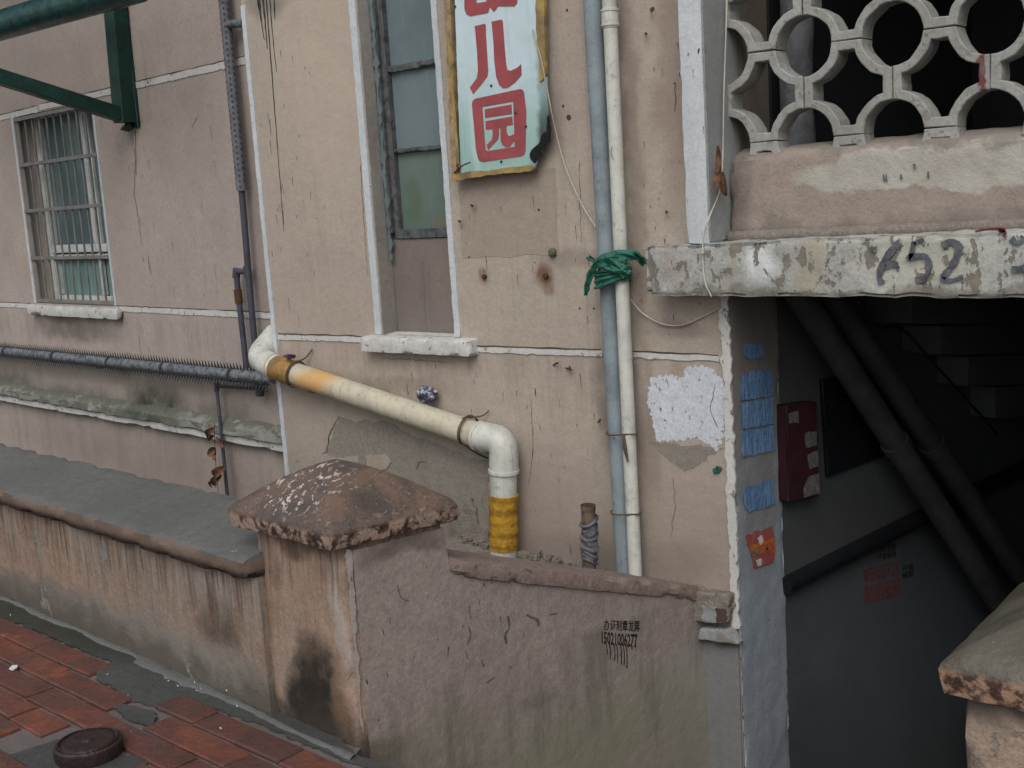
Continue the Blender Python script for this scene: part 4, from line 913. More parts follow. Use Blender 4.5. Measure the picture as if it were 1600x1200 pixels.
# stencilled small ad with runs
z8 = lambda a, b: (860+a/2.3075, 680+b/2.3075)
text_quad('stencil_text', '办证刻章发票', S, [z8(192, 662), z8(322, 668), z8(322, 710), z8(192, 704)], .0072, .0006, 'soot', sw, .02)
text_quad('stencil_number', '15021006277', S, [z8(184, 706), z8(314, 716), z8(312, 768), z8(184, 752)], .0072, .0006, 'soot', sw, .03)
for k, (x, l_) in enumerate(((200, 40), (212, 56), (228, 60), (238, 70), (252, 74), (262, 78), (272, 88), (290, 20), (303, 12))):
    brush(S, [z8(x, 752), z8(x+4, 752+l_*.5), z8(x+3, 752+l_)], .0020, .0072, 'soot', sw, 'paint_run', k)
for pts, w_ in (([(818, 745), (815, 775)], .005), ([(892, 668), (900, 700), (888, 735)], .004), ([(1040, 630), (1045, 670), (1030, 700), (1035, 735)], .006), ([(1110, 625), (1150, 645), (1155, 665)], .007), ([(1195, 625), (1225, 620)], .003), ([(890, 790), (880, 760)], .003), ([(940, 790), (950, 820)], .003)):
    brush(S, [(360+a/2.4, 700+b/2.4) for a, b in pts], w_*.7, .0072, 'scuff', sw, 'scrape_mark', w_)
for pts in ([(625, 515), (640, 560), (670, 575)], [(570, 680), (575, 700)], [(990, 860), (960, 880)], [(895, 590), (900, 640)], [(440, 870), (458, 840)]):
    brush(S, [(360+a/2.4, 700+b/2.4) for a, b in pts], .0010, .0076, 'crack', sw, 'scratch', 1)

# pillar on the right
q0 = Vector((-.742, -1.505))
pt2 = thing('gate_pillar', 'gate pillar with olive grey mottled cap at the lower right edge, before dark entrance', 'pillar')
w2 = .55
shaft2 = rough_box('shaft', plan_box([(q0.x+.030, q0.y+.03), (q0.x+.03+.46, q0.y+.03), (q0.x+.03+.46, q0.y+.05+.42), (q0.x+.03, q0.y+.05+.42)], -.35, .60), 'pillar', pt2, .03, .005, .010, .006, 7, 9)
link('cap', cap_mesh([tuple(q0), (q0.x+w2, q0.y), (q0.x+w2, q0.y+.52), (q0.x, q0.y+.52)], .60, .675, .795, 9.), 'cap2', pt2)
M['pillar2'] = plaster('pale_orange_pillar_plaster', (176, 150, 128), (164, 138, 116), .6, (96, 78, 62), flecks=.9, grit=.5, bumpd=.014, zb=[(.53, .60, (84, 78, 68), .9)], peel=((146, 134, 118), .60, (14, 14, 14)))
shaft2.data.materials[0] = M['pillar2']

sw2 = thing('stair_side_wall', 'unseen plaster wall added right of the steps to block sun from the entrance', 'stair wall')  # added out of view to keep low sun from the right off the stairwell
rough_box('wall_body', [(-.68, -1.03, -1.6), (-.44, -1.03, -1.6), (-.44, -.003, -1.6), (-.68, -.003, -1.6), (-.68, -1.03, .45), (-.44, -1.03, .45), (-.44, -.003, .08), (-.68, -.003, .08)], 'stairwall', sw2, .05, .004, 0, 0)
rough_box('coping', [(-.705, -1.03, .45), (-.415, -1.03, .45), (-.415, -.003, .08), (-.705, -.003, .08), (-.705, -1.03, .505), (-.415, -1.03, .505), (-.415, -.003, .135), (-.705, -.003, .135)], 'coping_pink', sw2, .03, .004, .008, .003)
# ------------------------------------------------------------------ pipes
# diagonal PVC drain
dp = thing('drain_pipe', 'thick cream PVC drain pipe sloping across the tan wall down to yellow tape', 'pipe')
OFF = .085; RP = .055
e0 = F.at(408, 560, OFF); e1_ = F.at(765, 690, OFF); e2_ = F.at(787, 700, OFF)
a_ = F.at(425, 572, OFF); b_ = F.at(776, 690, OFF); d_ = F.at(787, 745, OFF); dir_ = (b_-a_).normalized()
end = F.at(787, 900, OFF); cor = F.at(788, 688, OFF)
tube('pipe_run', [a_, b_-dir_*.06], RP-.002, 'pvc', dp, 28)
tube('elbow', fillet([b_-dir_*.09, cor, F.at(787, 738, OFF)], .085, 10), RP+.004, 'pvcwhite', dp, 28)
tube('socket_ring', [b_-dir_*.095, b_-dir_*.085], RP+.008, 'pvcwhite', dp, 28)
tube('socket_ring', [b_-dir_*.055, b_-dir_*.048], RP+.006, 'pvcwhite', dp, 28)
tube('socket_ring', [F.at(787, 733, OFF), F.at(787, 738, OFF)], RP+.008, 'pvcwhite', dp, 28)
tube('pipe_end', [F.at(787, 735, OFF), end], RP-.001, 'pvcwhite', dp, 28)
tp = [F.at(787, 772+k*84/28, OFF) for k in range(29)]
tube('yellow_tape', tp, [RP+.0025+(.0035 if k % 6 in (0, 1) else .001*(k % 3)) for k in range(29)], 'tape', dp, 28)
# elbow round the corner of the block
ca = F.at(415, 568, OFF); back = Vector((XC-.075, .45, a_.z+.22)); kn = Vector((XC-.075, OFF*-1.0+.0, a_.z+.005))
kn = F.at(404, 563, OFF)
tube('corner_elbow', fillet([a_+dir_*.03, kn+Vector((-.012, 0, .01)), Vector((XC-.068, .08, kn.z+.10))], .075, 9), RP+.004, 'pvcwhite', dp, 28)
tube('pipe_run', [Vector((XC-.068, .04, kn.z+.065)), Vector((XC-.068, .5, kn.z+.42))], RP-.001, 'pvcwhite', dp, 24)
tube('socket_ring', [Vector((XC-.068, .076, kn.z+.093)), Vector((XC-.068, .084, kn.z+.10))], RP+.008, 'pvcwhite', dp, 24)
Lr = (b_-a_).length
pp = lambda s_: a_+dir_*s_
s1_ = (F.at(463, 583, OFF)-a_).length
tube('orange_tape', [pp(.012), pp(s1_*.5), pp(s1_*.52), pp(s1_)], [RP+.003, RP+.003, RP+.0045, RP+.0035], 'orangetape', dp, 28)
tube('socket_ring', [pp(.004), pp(.016)], RP+.008, 'pvc', dp, 28)
def tie(name, fr, center, axis, r_, mat, parent, turns=2, tail=None, wr=.0028):
    axis = axis.normalized(); n_ = axis.orthogonal().normalized(); b2 = axis.cross(n_); pts = []
    for k in range(turns*20+1):
        t_ = k/20; a = t_*2*math.pi; pts.append(center+axis*((t_-turns/2)*.008+.004*math.sin(a))+(n_*math.cos(a)+b2*math.sin(a))*r_)
    tube(name, pts, wr, mat, parent, 6)
    if tail: tube(name, smooth_path(tail, 6), wr, mat, parent, 6)
tie('wire_tie', F, pp(s1_), dir_, RP+.006, 'wire', dp, 2, [pp(s1_)+Vector((0, -.03, .055)), F.at(476, 560, .03), F.at(488, 546, .01)], .0035)
tube('wire_tie', smooth_path([pp(s1_)+Vector((.01, -.045, -.045)), F.at(478, 610, .12), F.at(492, 614, .09)], 6), .0035, 'wire', dp, 6)
cc_ = F.at(731, 672, OFF); tie('wire_tie', F, cc_, dir_, RP+.006, 'wire', dp, 2, [cc_+Vector((0, -.03, .055)), F.at(752, 650, .03), F.at(764, 642, .01)])
tube('wire_tie', smooth_path([cc_+Vector((0, -.03, -.055)), F.at(745, 708, .08), F.at(762, 716, .03)], 6), .004, 'wire', dp, 6)

# vertical pair
bp = thing('blue_pipe', 'blue grey painted steel pipe with rust chips standing left of the cream pipe', 'pipe')
def vpipe(px0, px1, off): return [F.at(*px0, off), F.at(*px1, off)]
a_, b_ = F.at(922, -60, .045), F.at(978, 925, .045)
rr = lambda k: noise.noise(Vector((k, 0, 0)))
tube('pipe_run', [a_.lerp(b_, k/20)+Vector((.002*rr(k*.7), 0, 0)) for k in range(21)], .0335, 'bluepipe', bp, 20)
wpipe = thing('cream_pipe', 'slim cream PVC downpipe with a socket at its top, tied with green film', 'pipe')
c_, d_ = F.at(949, -60, .07), F.at(994, 925, .07)
tube('pipe_run', [c_.lerp(d_, k/20) for k in range(21)], .0255, 'pvccream', wpipe, 20)
def onp(y): return c_.lerp(d_, (y+60)/985)
tube('socket', [onp(8), onp(12), onp(32), onp(36)], [.028, .030, .030, .028], 'pvccream', wpipe, 20)
tube('socket_ring', [onp(9), onp(12)], .0325, 'pvccream', wpipe, 20); tube('socket_ring', [onp(30), onp(33)], .0325, 'pvccream', wpipe, 20)
brush(Frame((0, -.097, 0), (1, 0, 0), (0, -1, 0)), [(957, 228), (955, 238), (959, 250)], .0012, 0, 'glassblue', wpipe, 'pen_mark')
for y_ in (660, 790):
    t_ = thing('wire_tie', 'rusty wire tie round both upright pipes, %s' % ('above the lower one' if y_ == 660 else 'lowest, just above the coping'), 'wire')
    p = (onp(y_)+a_.lerp(b_, (y_+60)/985))/2
    pts = [p+Vector((math.cos(a)*.062, -math.sin(a)*.040-.008, .004*math.sin(2*a))) for a in [k*2*math.pi/24 for k in range(25)]]
    tube('loop', pts, .003, 'wire', t_, 6); tube('twist', [pts[2], pts[2]+Vector((.02, -.01, .003)), pts[2]+Vector((.035, -.012, -.004))], .003, 'wire', t_, 6)
    if y_ == 660: tube('twist', [pts[4], pts[4]+Vector((.01, -.01, -.05)), pts[4]+Vector((.016, -.004, -.10))], [.004, .008, .003], 'wire', t_, 6)
# green plastic film knotted round the pipes
bg_ = thing('plastic_bag', 'torn green plastic film knotted round both upright pipes', 'plastic film')
yk = 412; pk = (onp(yk)+a_.lerp(b_, (yk+60)/985))/2
def film(name, pts, wid, seed, n=11, folds=1.3, depth=.006):
    pp_ = smooth_path(pts, 9); bm = bmesh.new(); pv = None
    for i, p in enumerate(pp_):
        d = (pp_[min(i+1, len(pp_)-1)]-pp_[max(i-1, 0)]).normalized(); q = d.cross(Vector((0, -1, .15)))
        if q.length < .3 or wid is None: q = Vector((0, 0, 1))
        q.normalize(); out = q.cross(d).normalized()
        if out.y > 0: out = -out
        t_ = i/(len(pp_)-1); wv = wid(t_) if callable(wid) else wid; ring = []
        for k in range(n):
            s_ = k/(n-1)*2-1
            fo = math.sin(s_*folds*math.pi+seed+1.4*noise.noise(Vector((t_*3, seed, 0)))); ring.append(bm.verts.new(p+q*wv*(s_*(1+.25*noise.noise(Vector((t_*6, seed, 1)))))+out*(depth*fo+depth*.8*noise.noise(Vector((t_*7, s_*2, seed))))))
        if pv:
            for k in range(n-1): bm.faces.new((pv[k], pv[k+1], ring[k+1], ring[k]))
        pv = ring
    return link(name, finish(bm, name, 3.1), 'bag', bg_)
def wrapband(name, dz0, dz1, wid, seed, r1=.067, r2=.055):
    bm = bmesh.new(); N = 48; n = 9; rings = []
    for i in range(N):
        a = 2*math.pi*i/N; c_a = pk+Vector((0, -.012, dz0+(dz1-dz0)*(.5+.5*math.cos(a))))
        rings.append([bm.verts.new(c_a+Vector((math.cos(a)*(r1+.005*math.sin(k*1.1+seed+a)), -math.sin(a)*(r2+.006*math.sin(k*1.3+seed+a*1.3)), wid*(k/(n-1)*2-1)*(1+.35*math.sin(a*2+seed))))) for k in range(n)])
    for i in range(N):
        for k in range(n-1): bm.faces.new((rings[i][k], rings[i][k+1], rings[(i+1) % N][k+1], rings[(i+1) % N][k]))
    return link(name, finish(bm, name, 3.1), 'bag', bg_)
wrapband('wrap', .000, .014, .020, 1); wrapband('wrap', -.026, .004, .015, 4, .071, .060); wrapband('wrap', .012, .022, .011, 2, .072, .062)
fk = lambda x, y, o=.115: F.at(x, y, o)
film('knot', [fk(925, 422), fk(935, 410, .13), fk(952, 404, .13), fk(975, 398, .12), fk(990, 402, .10)], lambda t_: .012+.012*math.sin(math.pi*t_), 3)
film('knot', [fk(930, 405), fk(948, 416, .135), fk(965, 420, .13), fk(982, 414, .11)], lambda t_: .010+.008*math.sin(math.pi*t_), 6)
film('tail', [fk(930, 416, .12), fk(923, 430, .12), fk(919, 445, .11), fk(916, 462, .10)], lambda t_: .006+.011*math.sin(math.pi*min(1, t_*.8+.2)), 5)
film('tail', [fk(936, 418, .12), fk(935, 430, .12), fk(933, 442, .11)], lambda t_: .005+.010*t_, 7)
film('tail', [fk(934, 414, .12), fk(926, 406, .12), fk(918, 402, .10)], lambda t_: .006+.006*t_, 9)
film('tail', [fk(975, 402, .11), fk(988, 398, .09), fk(1000, 404, .06), fk(1008, 414, .04)], lambda t_: .020-.006*t_, 11, folds=1.5)
film('drape', [fk(950, 404, .13), fk(965, 416, .13), fk(980, 430, .11)], lambda t_: .016+.004*t_, 15)

# short capped stub wrapped in tape
st = thing('stub_pipe', 'short rusty stub pipe wrapped in grey tape behind the stair wall coping', 'pipe')
sp_ = lambda y, x=921: F.at(x, y, .17)
bm = tube_bm(bmesh.new(), [sp_(925), sp_(791, 919)], .0265, 20, False); tube_bm(bm, [sp_(925), sp_(795, 919)], .021, 20, False)
link('pipe_run', finish(bm, 'st', .8), 'stub', st)
tube('lip', [sp_(796, 919), sp_(789, 919)], .0285, 'stub', st, 20, False)
bm = bmesh.new(); pv = None
for i in range(34):
    t_ = i/33; p = sp_(812+t_*66, 921+.6*math.sin(i)); r_ = .030+.007*noise.noise(Vector((i*.45, 0, 0)))+(.004 if i in (1, 2, 11, 12, 20, 21) else 0)
    ring = [bm.verts.new(p+Vector((math.cos(a), -math.sin(a), 0))*(r_+.007*noise.noise(Vector((math.cos(a)*1.4, math.sin(a)*1.4, i*.42))))+Vector((0, 0, .016*math.cos(a+1+i*.1)))) for a in [k*2*math.pi/20 for k in range(20)]]
    if pv:
        for k in range(20): bm.faces.new((pv[k], pv[(k+1) % 20], ring[(k+1) % 20], ring[k]))
    pv = ring
link('tape_wrap', finish(bm, 'tw', 3.1), 'duct', st)

# ------------------------------------------------------------------ gas pipes with spikes on the left wing
gp = thing('gas_pipe', 'dark upright gas pipe with spiked guard and branching U bend on the left wing', 'pipe')
GOF = .06
P_ = lambda x, y, o=GOF: L.at(x, y, o)
tube('pipe_run', [P_(341, -60), P_(377, 290), P_(388, 425), P_(404, 605)], .0185, 'gas', gp, 12)
tube('pipe_branch', fillet([P_(387, 424), P_(369, 424), P_(372, 455), P_(385, 575)], .03, 5), .0175, 'gas', gp, 12)
tube('union_nut', [P_(371, 452), P_(374, 474)], .023, 'rust', gp, 8)
tube('elbow', [P_(370, 420), P_(369, 434)], .0225, 'gas', gp, 12); tube('elbow', [P_(386, 415), P_(388, 434)], .0225, 'gas', gp, 12)
tube('end_cap', [P_(404, 585), P_(406, 604), P_(406, 618)], [.0185, .025, .025], 'gas', gp, 12)
tube('stand_off', [P_(352, 38, .06), P_(382, 36, .06)], .024, 'steel', gp, 10)
def spike_strip(a, b, rad, nrows, pitch, ln, name, parent, mat):
    bm = bmesh.new(); ax = (b-a); n_ = int(ax.length/pitch); ax.normalize(); o1 = L.n; o2 = ax.cross(o1)
    for r_ in range(len(nrows)):
        ang = nrows[r_] if not isinstance(nrows, int) else 2*math.pi*r_/nrows
        d = (o1*math.cos(ang)+o2*math.sin(ang))
        for k in range(n_):
            p = a+ax*((k+.5*(r_ % 2))*pitch)+d*rad; w_ = pitch*.32; sd_ = ax.cross(d)
            tip = bm.verts.new(p+d*ln+ax*random.uniform(-.3, .3)*w_); q = [bm.verts.new(p+ax*w_), bm.verts.new(p+sd_*w_*.35), bm.verts.new(p-ax*w_), bm.verts.new(p-sd_*w_*.35)]
            for j in range(4): bm.faces.new((q[j], q[(j+1) % 4], tip))
    return link(name, finish(bm, name), mat, parent, 'stuff')
a, b = P_(345, -55), P_(378, 298)
M['guard'] = simple('grey_punched_sheet', (112, 114, 124), .5, .4, (76, 78, 88), 20)
tube('spike_guard', [a, b], .030, 'guard', gp, 14)
spike_strip(a, b, .029, (math.pi*.5, -math.pi*.5) if (b-a).cross(L.n).dot(L.u) > 0 else (-math.pi*.5, math.pi*.5), .034, .022, 'spikes', gp, 'steeldark')
# flat dark discs stand in for the dark inside the guard's punched holes
bm = bmesh.new(); ax = (b-a).normalized(); o2 = ax.cross(L.n)
for k in range(int((b-a).length/.031)):
    for ang in (.35, -.75):
        d = L.n*math.cos(ang)+o2*math.sin(ang); p = a+ax*(k*.031+(.015 if ang < 0 else 0))+d*.0305; t1 = ax.cross(d)
        vv = [bm.verts.new(p+(ax*math.cos(q)*.0095+t1*math.sin(q)*.006)) for q in [j*math.pi/3 for j in range(6)]]; bm.faces.new(vv)
link('dark_hole_discs', finish(bm, 'pt'), 'crack', gp, 'stuff')
hp = thing('spiked_pipe', 'horizontal pipe along the left wing armoured with rows of steel spikes', 'pipe')
a, b = P_(-160, 532, .10), P_(428, 592, .10)
mid = a.lerp(b, .54)
tube('pipe_run', [a, b], .030, 'gas', hp, 12)
tube('spike_guard', [a, mid], .036, 'steel', hp, 10); tube('spike_guard', [mid+(b-a)*.004, b], .038, 'steel', hp, 10)
def teeth(p, q, angs, pitch, ln, rad, name):
    bm = bmesh.new(); ax = (q-p); n_ = int(ax.length/pitch); ax.normalize(); o2 = ax.cross(L.n)
    if o2.z < 0: o2 = -o2
    for ang in angs:
        d = L.n*math.cos(ang)+o2*math.sin(ang)
        for k in range(n_):
            c_0 = p+ax*(k*pitch)+d*rad; l_ = ln*random.uniform(.85, 1.1)
            v_ = [bm.verts.new(c_0-ax*pitch*.42), bm.verts.new(c_0+ax*pitch*.42), bm.verts.new(c_0+d*l_)]; v2 = [bm.verts.new(v.co+ax.cross(d)*.0015) for v in v_]
            bm.faces.new(v_); bm.faces.new(v2[::-1])
            for j in range(3): bm.faces.new((v_[j], v_[(j+1) % 3], v2[(j+1) % 3], v2[j]))
    return link(name, finish(bm, name), 'steeldark', hp, 'stuff')
teeth(a, b, (R(80), R(-60), R(-15)), .034, .046, .034, 'spikes')
for t_ in (.10, .25, .40, .54, .68, .80, .93): tube('clamp', [a.lerp(b, t_)-(b-a).normalized()*.012, a.lerp(b, t_)+(b-a).normalized()*.012], .042, 'steeldark', hp, 12)
plain_box('bracket', [P_(150, 576, .12), P_(155, 576, .12), P_(178, 572, .002), P_(172, 572, .002), P_(150, 566, .12), P_(155, 566, .12), P_(178, 562, .002), P_(172, 562, .002)], 'steeldark', hp, 0)
plain_box('bracket', [P_(184, 576, .10), P_(196, 576, .10), P_(196, 576, .002), P_(184, 576, .002), P_(184, 568, .10), P_(196, 568, .10), P_(196, 568, .002), P_(184, 568, .002)], 'steeldark', hp, 0)
tp_ = thing('thin_pipe', 'thin dark pipe with a square bend running down behind the low wall', 'pipe')
tube('pipe_run', fillet([P_(402, 607, .06), P_(338, 603, .06), P_(343, 650, .075), P_(358, 800, .09)], .02, 5), .0105, 'gas', tp_, 10)
tube('elbow', [P_(339, 598, .06), P_(338.5, 612, .06)], .015, 'gas', tp_, 10)

# ------------------------------------------------------------------ green steel bracket
gb = thing('canopy_bracket', 'dark green steel canopy bracket with a thick round tube, top left', 'bracket')
pw = .052
p_top, p_bot = L.at(174, -60, .06), L.at(196, 192, .06)
axu = L.u; axn = L.n
def beam(name, a, b, hw, hh, sidev, parent, mat):
    d = (b-a).normalized(); s_ = (sidev-d*sidev.dot(d)).normalized(); t_ = d.cross(s_)
    c = [e+s_*x*hw+t_*y*hh for e in (a, b) for x, y in ((-1, -1), (1, -1), (1, 1), (-1, 1))]
    return plain_box(name, c, mat, parent, .004)
beam('post', p_bot, p_top, .062, .05, axu, gb, 'green')
beam('wall_plate', p_bot+Vector((.045, .045, -.03))-axn*0, p_bot+Vector((.045, .045, .98)), .04, .012, axu, gb, 'green')
fb = L.at(190, 180, .08)
# brace: leaves the post foot and climbs outwards from the wall
pb = None
for o in (.6, .9, 1.2, 1.6):
    q = L.at(-40, 108, o)
    if abs((q-fb).normalized().dot(axu)) < .35 or o == 1.6: pb = q; break
beam('brace', fb, pb, .042, .042, axu, gb, 'green')
tube('foot_weld', [p_bot+Vector((0, 0, -.01)), p_bot+Vector((.01, .03, -.045))], [.05, .02], 'green', gb, 8)
ta, tb = L.at(-120, 75, .55), L.at(215, -23, .55)
tube('round_tube', [ta, tb], .088, 'greentube', gb, 24)

# ------------------------------------------------------------------ sign board
sg = thing('sign_board', 'mint green vertical wall sign with faded red Chinese characters and yellow frame', 'sign')
so_ = .045
z6 = lambda a, b: (560+a/4, b/4)
brd = [(706, -130), (845, -150), (849, 30), (853, 130), (856, 170), (857, 212), (851, 222), (846, 238), (838, 243), (836, 262), (790, 266), (720, 276)]
o = link('board', loops_mesh([jag([F.pu(x, y, so_) for x, y in brd], .02, .0012, 30, 2)], F, so_-.012, .012, 'board'), 'sign', sg)
def strip_px(name, pts, off, th, mat, parent, amp=.002): return patch(name, F, pts, off, th, mat, parent, amp, .012, 3)
strip_px('frame_strip', [(693, -130), (704, -130), (720, 268), (712, 282)], so_-.014, .022, 'tanstrip', sg)
strip_px('frame_strip', [(699, 60), (703, 60), (719, 262), (716, 262)], so_+.0085, .003, 'yellowstrip', sg, .001)
strip_px('frame_strip', [(838, -150), (851, -150), (856, 120), (848, 128), (841, 40)], so_-.010, .016, 'yellowstrip', sg)
strip_px('frame_strip', [(711, 283), (713, 271), (800, 262), (836, 258), (838, 264), (835, 267), (780, 272)], so_-.008, .020, 'yellowstrip', sg)
strip_px('torn_edge', [(833, 236), (842, 228), (850, 214), (858, 205), (858, 180), (862, 205), (860, 222), (848, 232), (843, 246), (836, 256), (832, 248)], so_-.004, .012, 'darkboard', sg, .005)
def glyph(name, *loops): return pxpoly(name, F, [[z6(*q) for q in lp] for lp in loops], so_+.0006, .0012, 'redpaint', sg)
glyph('character', [(728, 163), (790, 148), (797, 158), (798, 230), (812, 440), (808, 475), (775, 520), (718, 588), (697, 548), (740, 490), (748, 440), (742, 320)])
glyph('character', [(833, 135), (895, 122), (903, 132), (912, 260), (924, 400), (932, 438), (955, 442), (1000, 418), (1018, 400), (1020, 470), (980, 515), (935, 548), (905, 552), (880, 530), (862, 480), (850, 380), (845, 270)])
glyph('character', [(710, 650), (715, 630), (730, 617), (1012, 556), (1028, 562), (1036, 580), (1050, 700), (1045, 940), (1038, 965), (1020, 976), (785, 1012), (760, 1008), (748, 990), (735, 930), (722, 780)], [(775, 668), (795, 935), (805, 944), (978, 917), (968, 635)])
glyph('character', [(790, 683), (958, 652), (960, 712), (792, 737)])
glyph('character', [(795, 757), (962, 727), (966, 780), (925, 786), (928, 830), (940, 850), (952, 848), (975, 838), (976, 880), (945, 918), (925, 920), (900, 905), (890, 880), (888, 800), (878, 800), (880, 840), (872, 872), (810, 938), (803, 905), (835, 872), (840, 840), (838, 805), (797, 810)])
glyph('character', [(660, -90), (664, 60), (676, 90), (700, 102), (805, 82), (814, 76), (820, 45), (835, 60), (845, 75), (862, 58), (872, 40), (975, 40), (993, 20), (998, -90), (905, -90), (900, -10), (875, -5), (870, -90), (800, -90), (800, 10), (740, 20), (735, -90)])
glyph('character', [(700, -440), (760, -450), (750, -330), (800, -340), (800, -280), (740, -160), (800, -170), (810, -110), (670, -92), (665, -150), (720, -290), (670, -280), (665, -330)])
glyph('character', [(870, -440), (920, -445), (920, -370), (1000, -385), (1000, -92), (945, -92), (945, -310), (915, -305), (905, -92), (845, -92), (865, -300), (820, -290), (820, -345), (868, -355)])
for x, y in ((832, 535), (895, 1010), (606, 42), (985, 705), (1048, 790)):
    p = F.at(*z6(x, y), so_); bm = tube_bm(bmesh.new(), [p, p+F.n*.004, p+F.n*.006], [.005, .005, .002], 8); link('screw', finish(bm, 's', .6), 'rust', sg)
tube('bent_nail', smooth_path([F.at(*z6(600, 1080), so_+.01), F.at(*z6(625, 1055), so_+.03), F.at(*z6(660, 1030), so_+.035), F.at(*z6(700, 1015), so_+.03)], 4), .003, 'rust', sg, 6)
tube('washer', [F.at(*z6(624, 1036), so_+.008), F.at(*z6(624, 1036), so_+.013)], .009, 'rust', sg, 10)

# ------------------------------------------------------------------ cables
def cable(name, pts, r_, label, mat='cable'):
    o = link(name, finish(tube_bm(bmesh.new(), smooth_path(pts, 10), r_, 6), name, 3.1), mat); tag(o, label, 'cable'); return o
cable('cable', [F.at(832, 44, .06), F.at(835, 60, .055), F.at(845, 90, .06), F.at(857, 150, .05), F.at(866, 195, .03), F.at(880, 250, .02), F.at(895, 290, .02), F.at(915, 330, .02), F.at(932, 356, .03)], .0028, 'white cable hanging from the sign edge down to the blue pipe')
cable('cable', [F.at(985, 468, .03), F.at(1005, 490, .02), F.at(1035, 506, .015), F.at(1065, 508, .012), F.at(1095, 496, .012), F.at(1126, 480, .012)], .0028, 'white cable sagging under the balcony slab from pipe to column')
RG = RV
cable('cable', [RV.at(1137, -40, .02), RV.at(1134, 60, .02), RV.at(1131, 150, .02), RV.at(1129, 255, .02), RV.at(1124, 300, .012), F.at(1108, 340, .14), F.at(1099, 372, .145), F.at(1098, 392, .145), F.at(1099, 420, .145), F.at(1103, 445, .148), F.at(1112, 464, .145)], .0028, 'white cable running down the pilaster and over the slab edge')
o = tube('cable_tie', [F.at(1098, 389, .150), F.at(1098, 396, .150)], .006, 'cable', None, 8); tag(o, 'small white knot of the cable on the slab edge', 'knot')

# ------------------------------------------------------------------ dry leaves, foil, scraps
def leaf(bm, p, d, w_, l_, seed):
    d = d.normalized(); q = d.cross(Vector((.3, -1, .1))).normalized(); o2 = q.cross(d); pv = None
    for i in range(9):
        t_ = i/8; wv = w_*math.sin(math.pi*min(.98, t_*.9+.06))**.7; ring = []
        for k in range(5):
            s_ = k/2-1; ring.append(bm.verts.new(p+d*l_*t_+q*wv*s_*(.8)+o2*(wv*.7*abs(s_)+.012*math.sin(t_*4+seed)+.006*noise.noise(Vector((i*.7, k, seed))))))
        if pv:
            for k in range(4): bm.faces.new((pv[k], pv[k+1], ring[k+1], ring[k]))
        pv = ring
LV = lambda x, y: L.at(x, y, .13)
lf = thing('hanging_leaves', 'string of dry curled brown leaves hanging beside the thin pipe', 'leaves')
tube('string', smooth_path([LV(335, 660), LV(336, 700), LV(338, 735), LV(341, 770)], 5), .002, 'wire', lf, 5)
for i, (x, y, dx, dy, w_, l_) in enumerate(((336, 668, -14, 18, .03, .13), (338, 680, -22, 14, .03, .13), (340, 682, 6, 12, .02, .08), (338, 700, -14, 14, .032, .10), (334, 702, 4, 16, .022, .07), (350, 730, -16, 16, .035, .13), (346, 742, -14, 22, .036, .13), (334, 750, -8, 16, .02, .08))):
    bm = bmesh.new(); a = LV(x, y); leaf(bm, a, LV(x+dx, y+dy)-a, w_, l_, i); link('leaf', finish(bm, 'leaf', 3.1), 'leaf', lf)
lf2 = thing('hanging_leaves', 'dry brown leaf pair caught on the cable beside the lattice', 'leaves')
RLv = lambda x, y: RV.at(x, y, .035)
for i, (x, y, dx, dy, w_, l_) in enumerate(((1122, 228, 0, 30, .012, .09), (1124, 255, -4, 34, .015, .10), (1128, 270, 6, 30, .016, .08))):
    bm = bmesh.new(); a = RLv(x, y); leaf(bm, a, RLv(x+dx, y+dy)-a, w_, l_, i+3); link('leaf', finish(bm, 'leaf', 3.1), 'leaf', lf2)
bm = bmesh.new(); bmesh.ops.create_icosphere(bm, subdivisions=4, radius=.040); p = F.at(667, 617, .05)
for v in bm.verts:
    n_ = v.co.normalized(); v.co = v.co*(1+.35*noise.noise(n_*2.6)+.22*abs(noise.noise(n_*6))) ; v.co.z *= .8; v.co += p
M['foil'] = simple('crumpled_grey_blue_film', (186, 190, 204), .4, 1., (52, 54, 72), 34, bump=.004)
o = link('crumpled_wrapper', finish(bm, 'w'), 'foil'); tag(o, 'crumpled white and dark wrapper lodged behind the sloping drain pipe', 'wrapper')
bm = bmesh.new(); bmesh.ops.create_icosphere(bm, subdivisions=3, radius=.022); p = F.at(453, 557, .10)
for v in bm.verts: v.co = v.co*(1+.8*noise.noise(v.co*70)); v.co.z *= .5; v.co += p
o = link('plastic_scrap', finish(bm, 'w'), 'purple'); tag(o, 'tiny purple plastic scrap on top of the orange taped pipe end', 'scrap')

# ------------------------------------------------------------------ posters on the jamb
def poster(px, label, seed, amp=.003):
    o = patch('poster', RV, px, .0095, .0008, 'poster', None, amp, .01, seed, 30); tag(o, label, 'poster', 'faded blue paper bills on the jamb')
poster([(1160, 540), (1192, 534), (1194, 556), (1176, 566), (1162, 556)], 'torn top remnant of a blue bill high on the grey jamb', 1, .008)
poster([(1157, 590), (1175, 580), (1206, 577), (1208, 618), (1158, 627)], 'uppermost whole blue bill of the stack of three on the jamb', 2)
poster([(1158, 630), (1208, 620), (1209, 662), (1159, 672)], 'middle blue bill of the stack of three on the jamb', 3)
poster([(1159, 675), (1209, 665), (1210, 704), (1160, 714)], 'lowest blue bill of the stack of three on the jamb', 4)
poster([(1162, 764), (1208, 748), (1212, 788), (1170, 800), (1164, 792)], 'single blue bill below the stack of three, above the red advert', 5, .005)
ad = thing('advert_sticker', 'torn red and orange advert sticker with 4G print on the grey jamb', 'advert')
patch('paper', RV, [(1165, 836), (1208, 822), (1210, 870), (1208, 880), (1178, 888), (1172, 862)], .0095, .0008, 'adred', ad, .004, .008, 3)
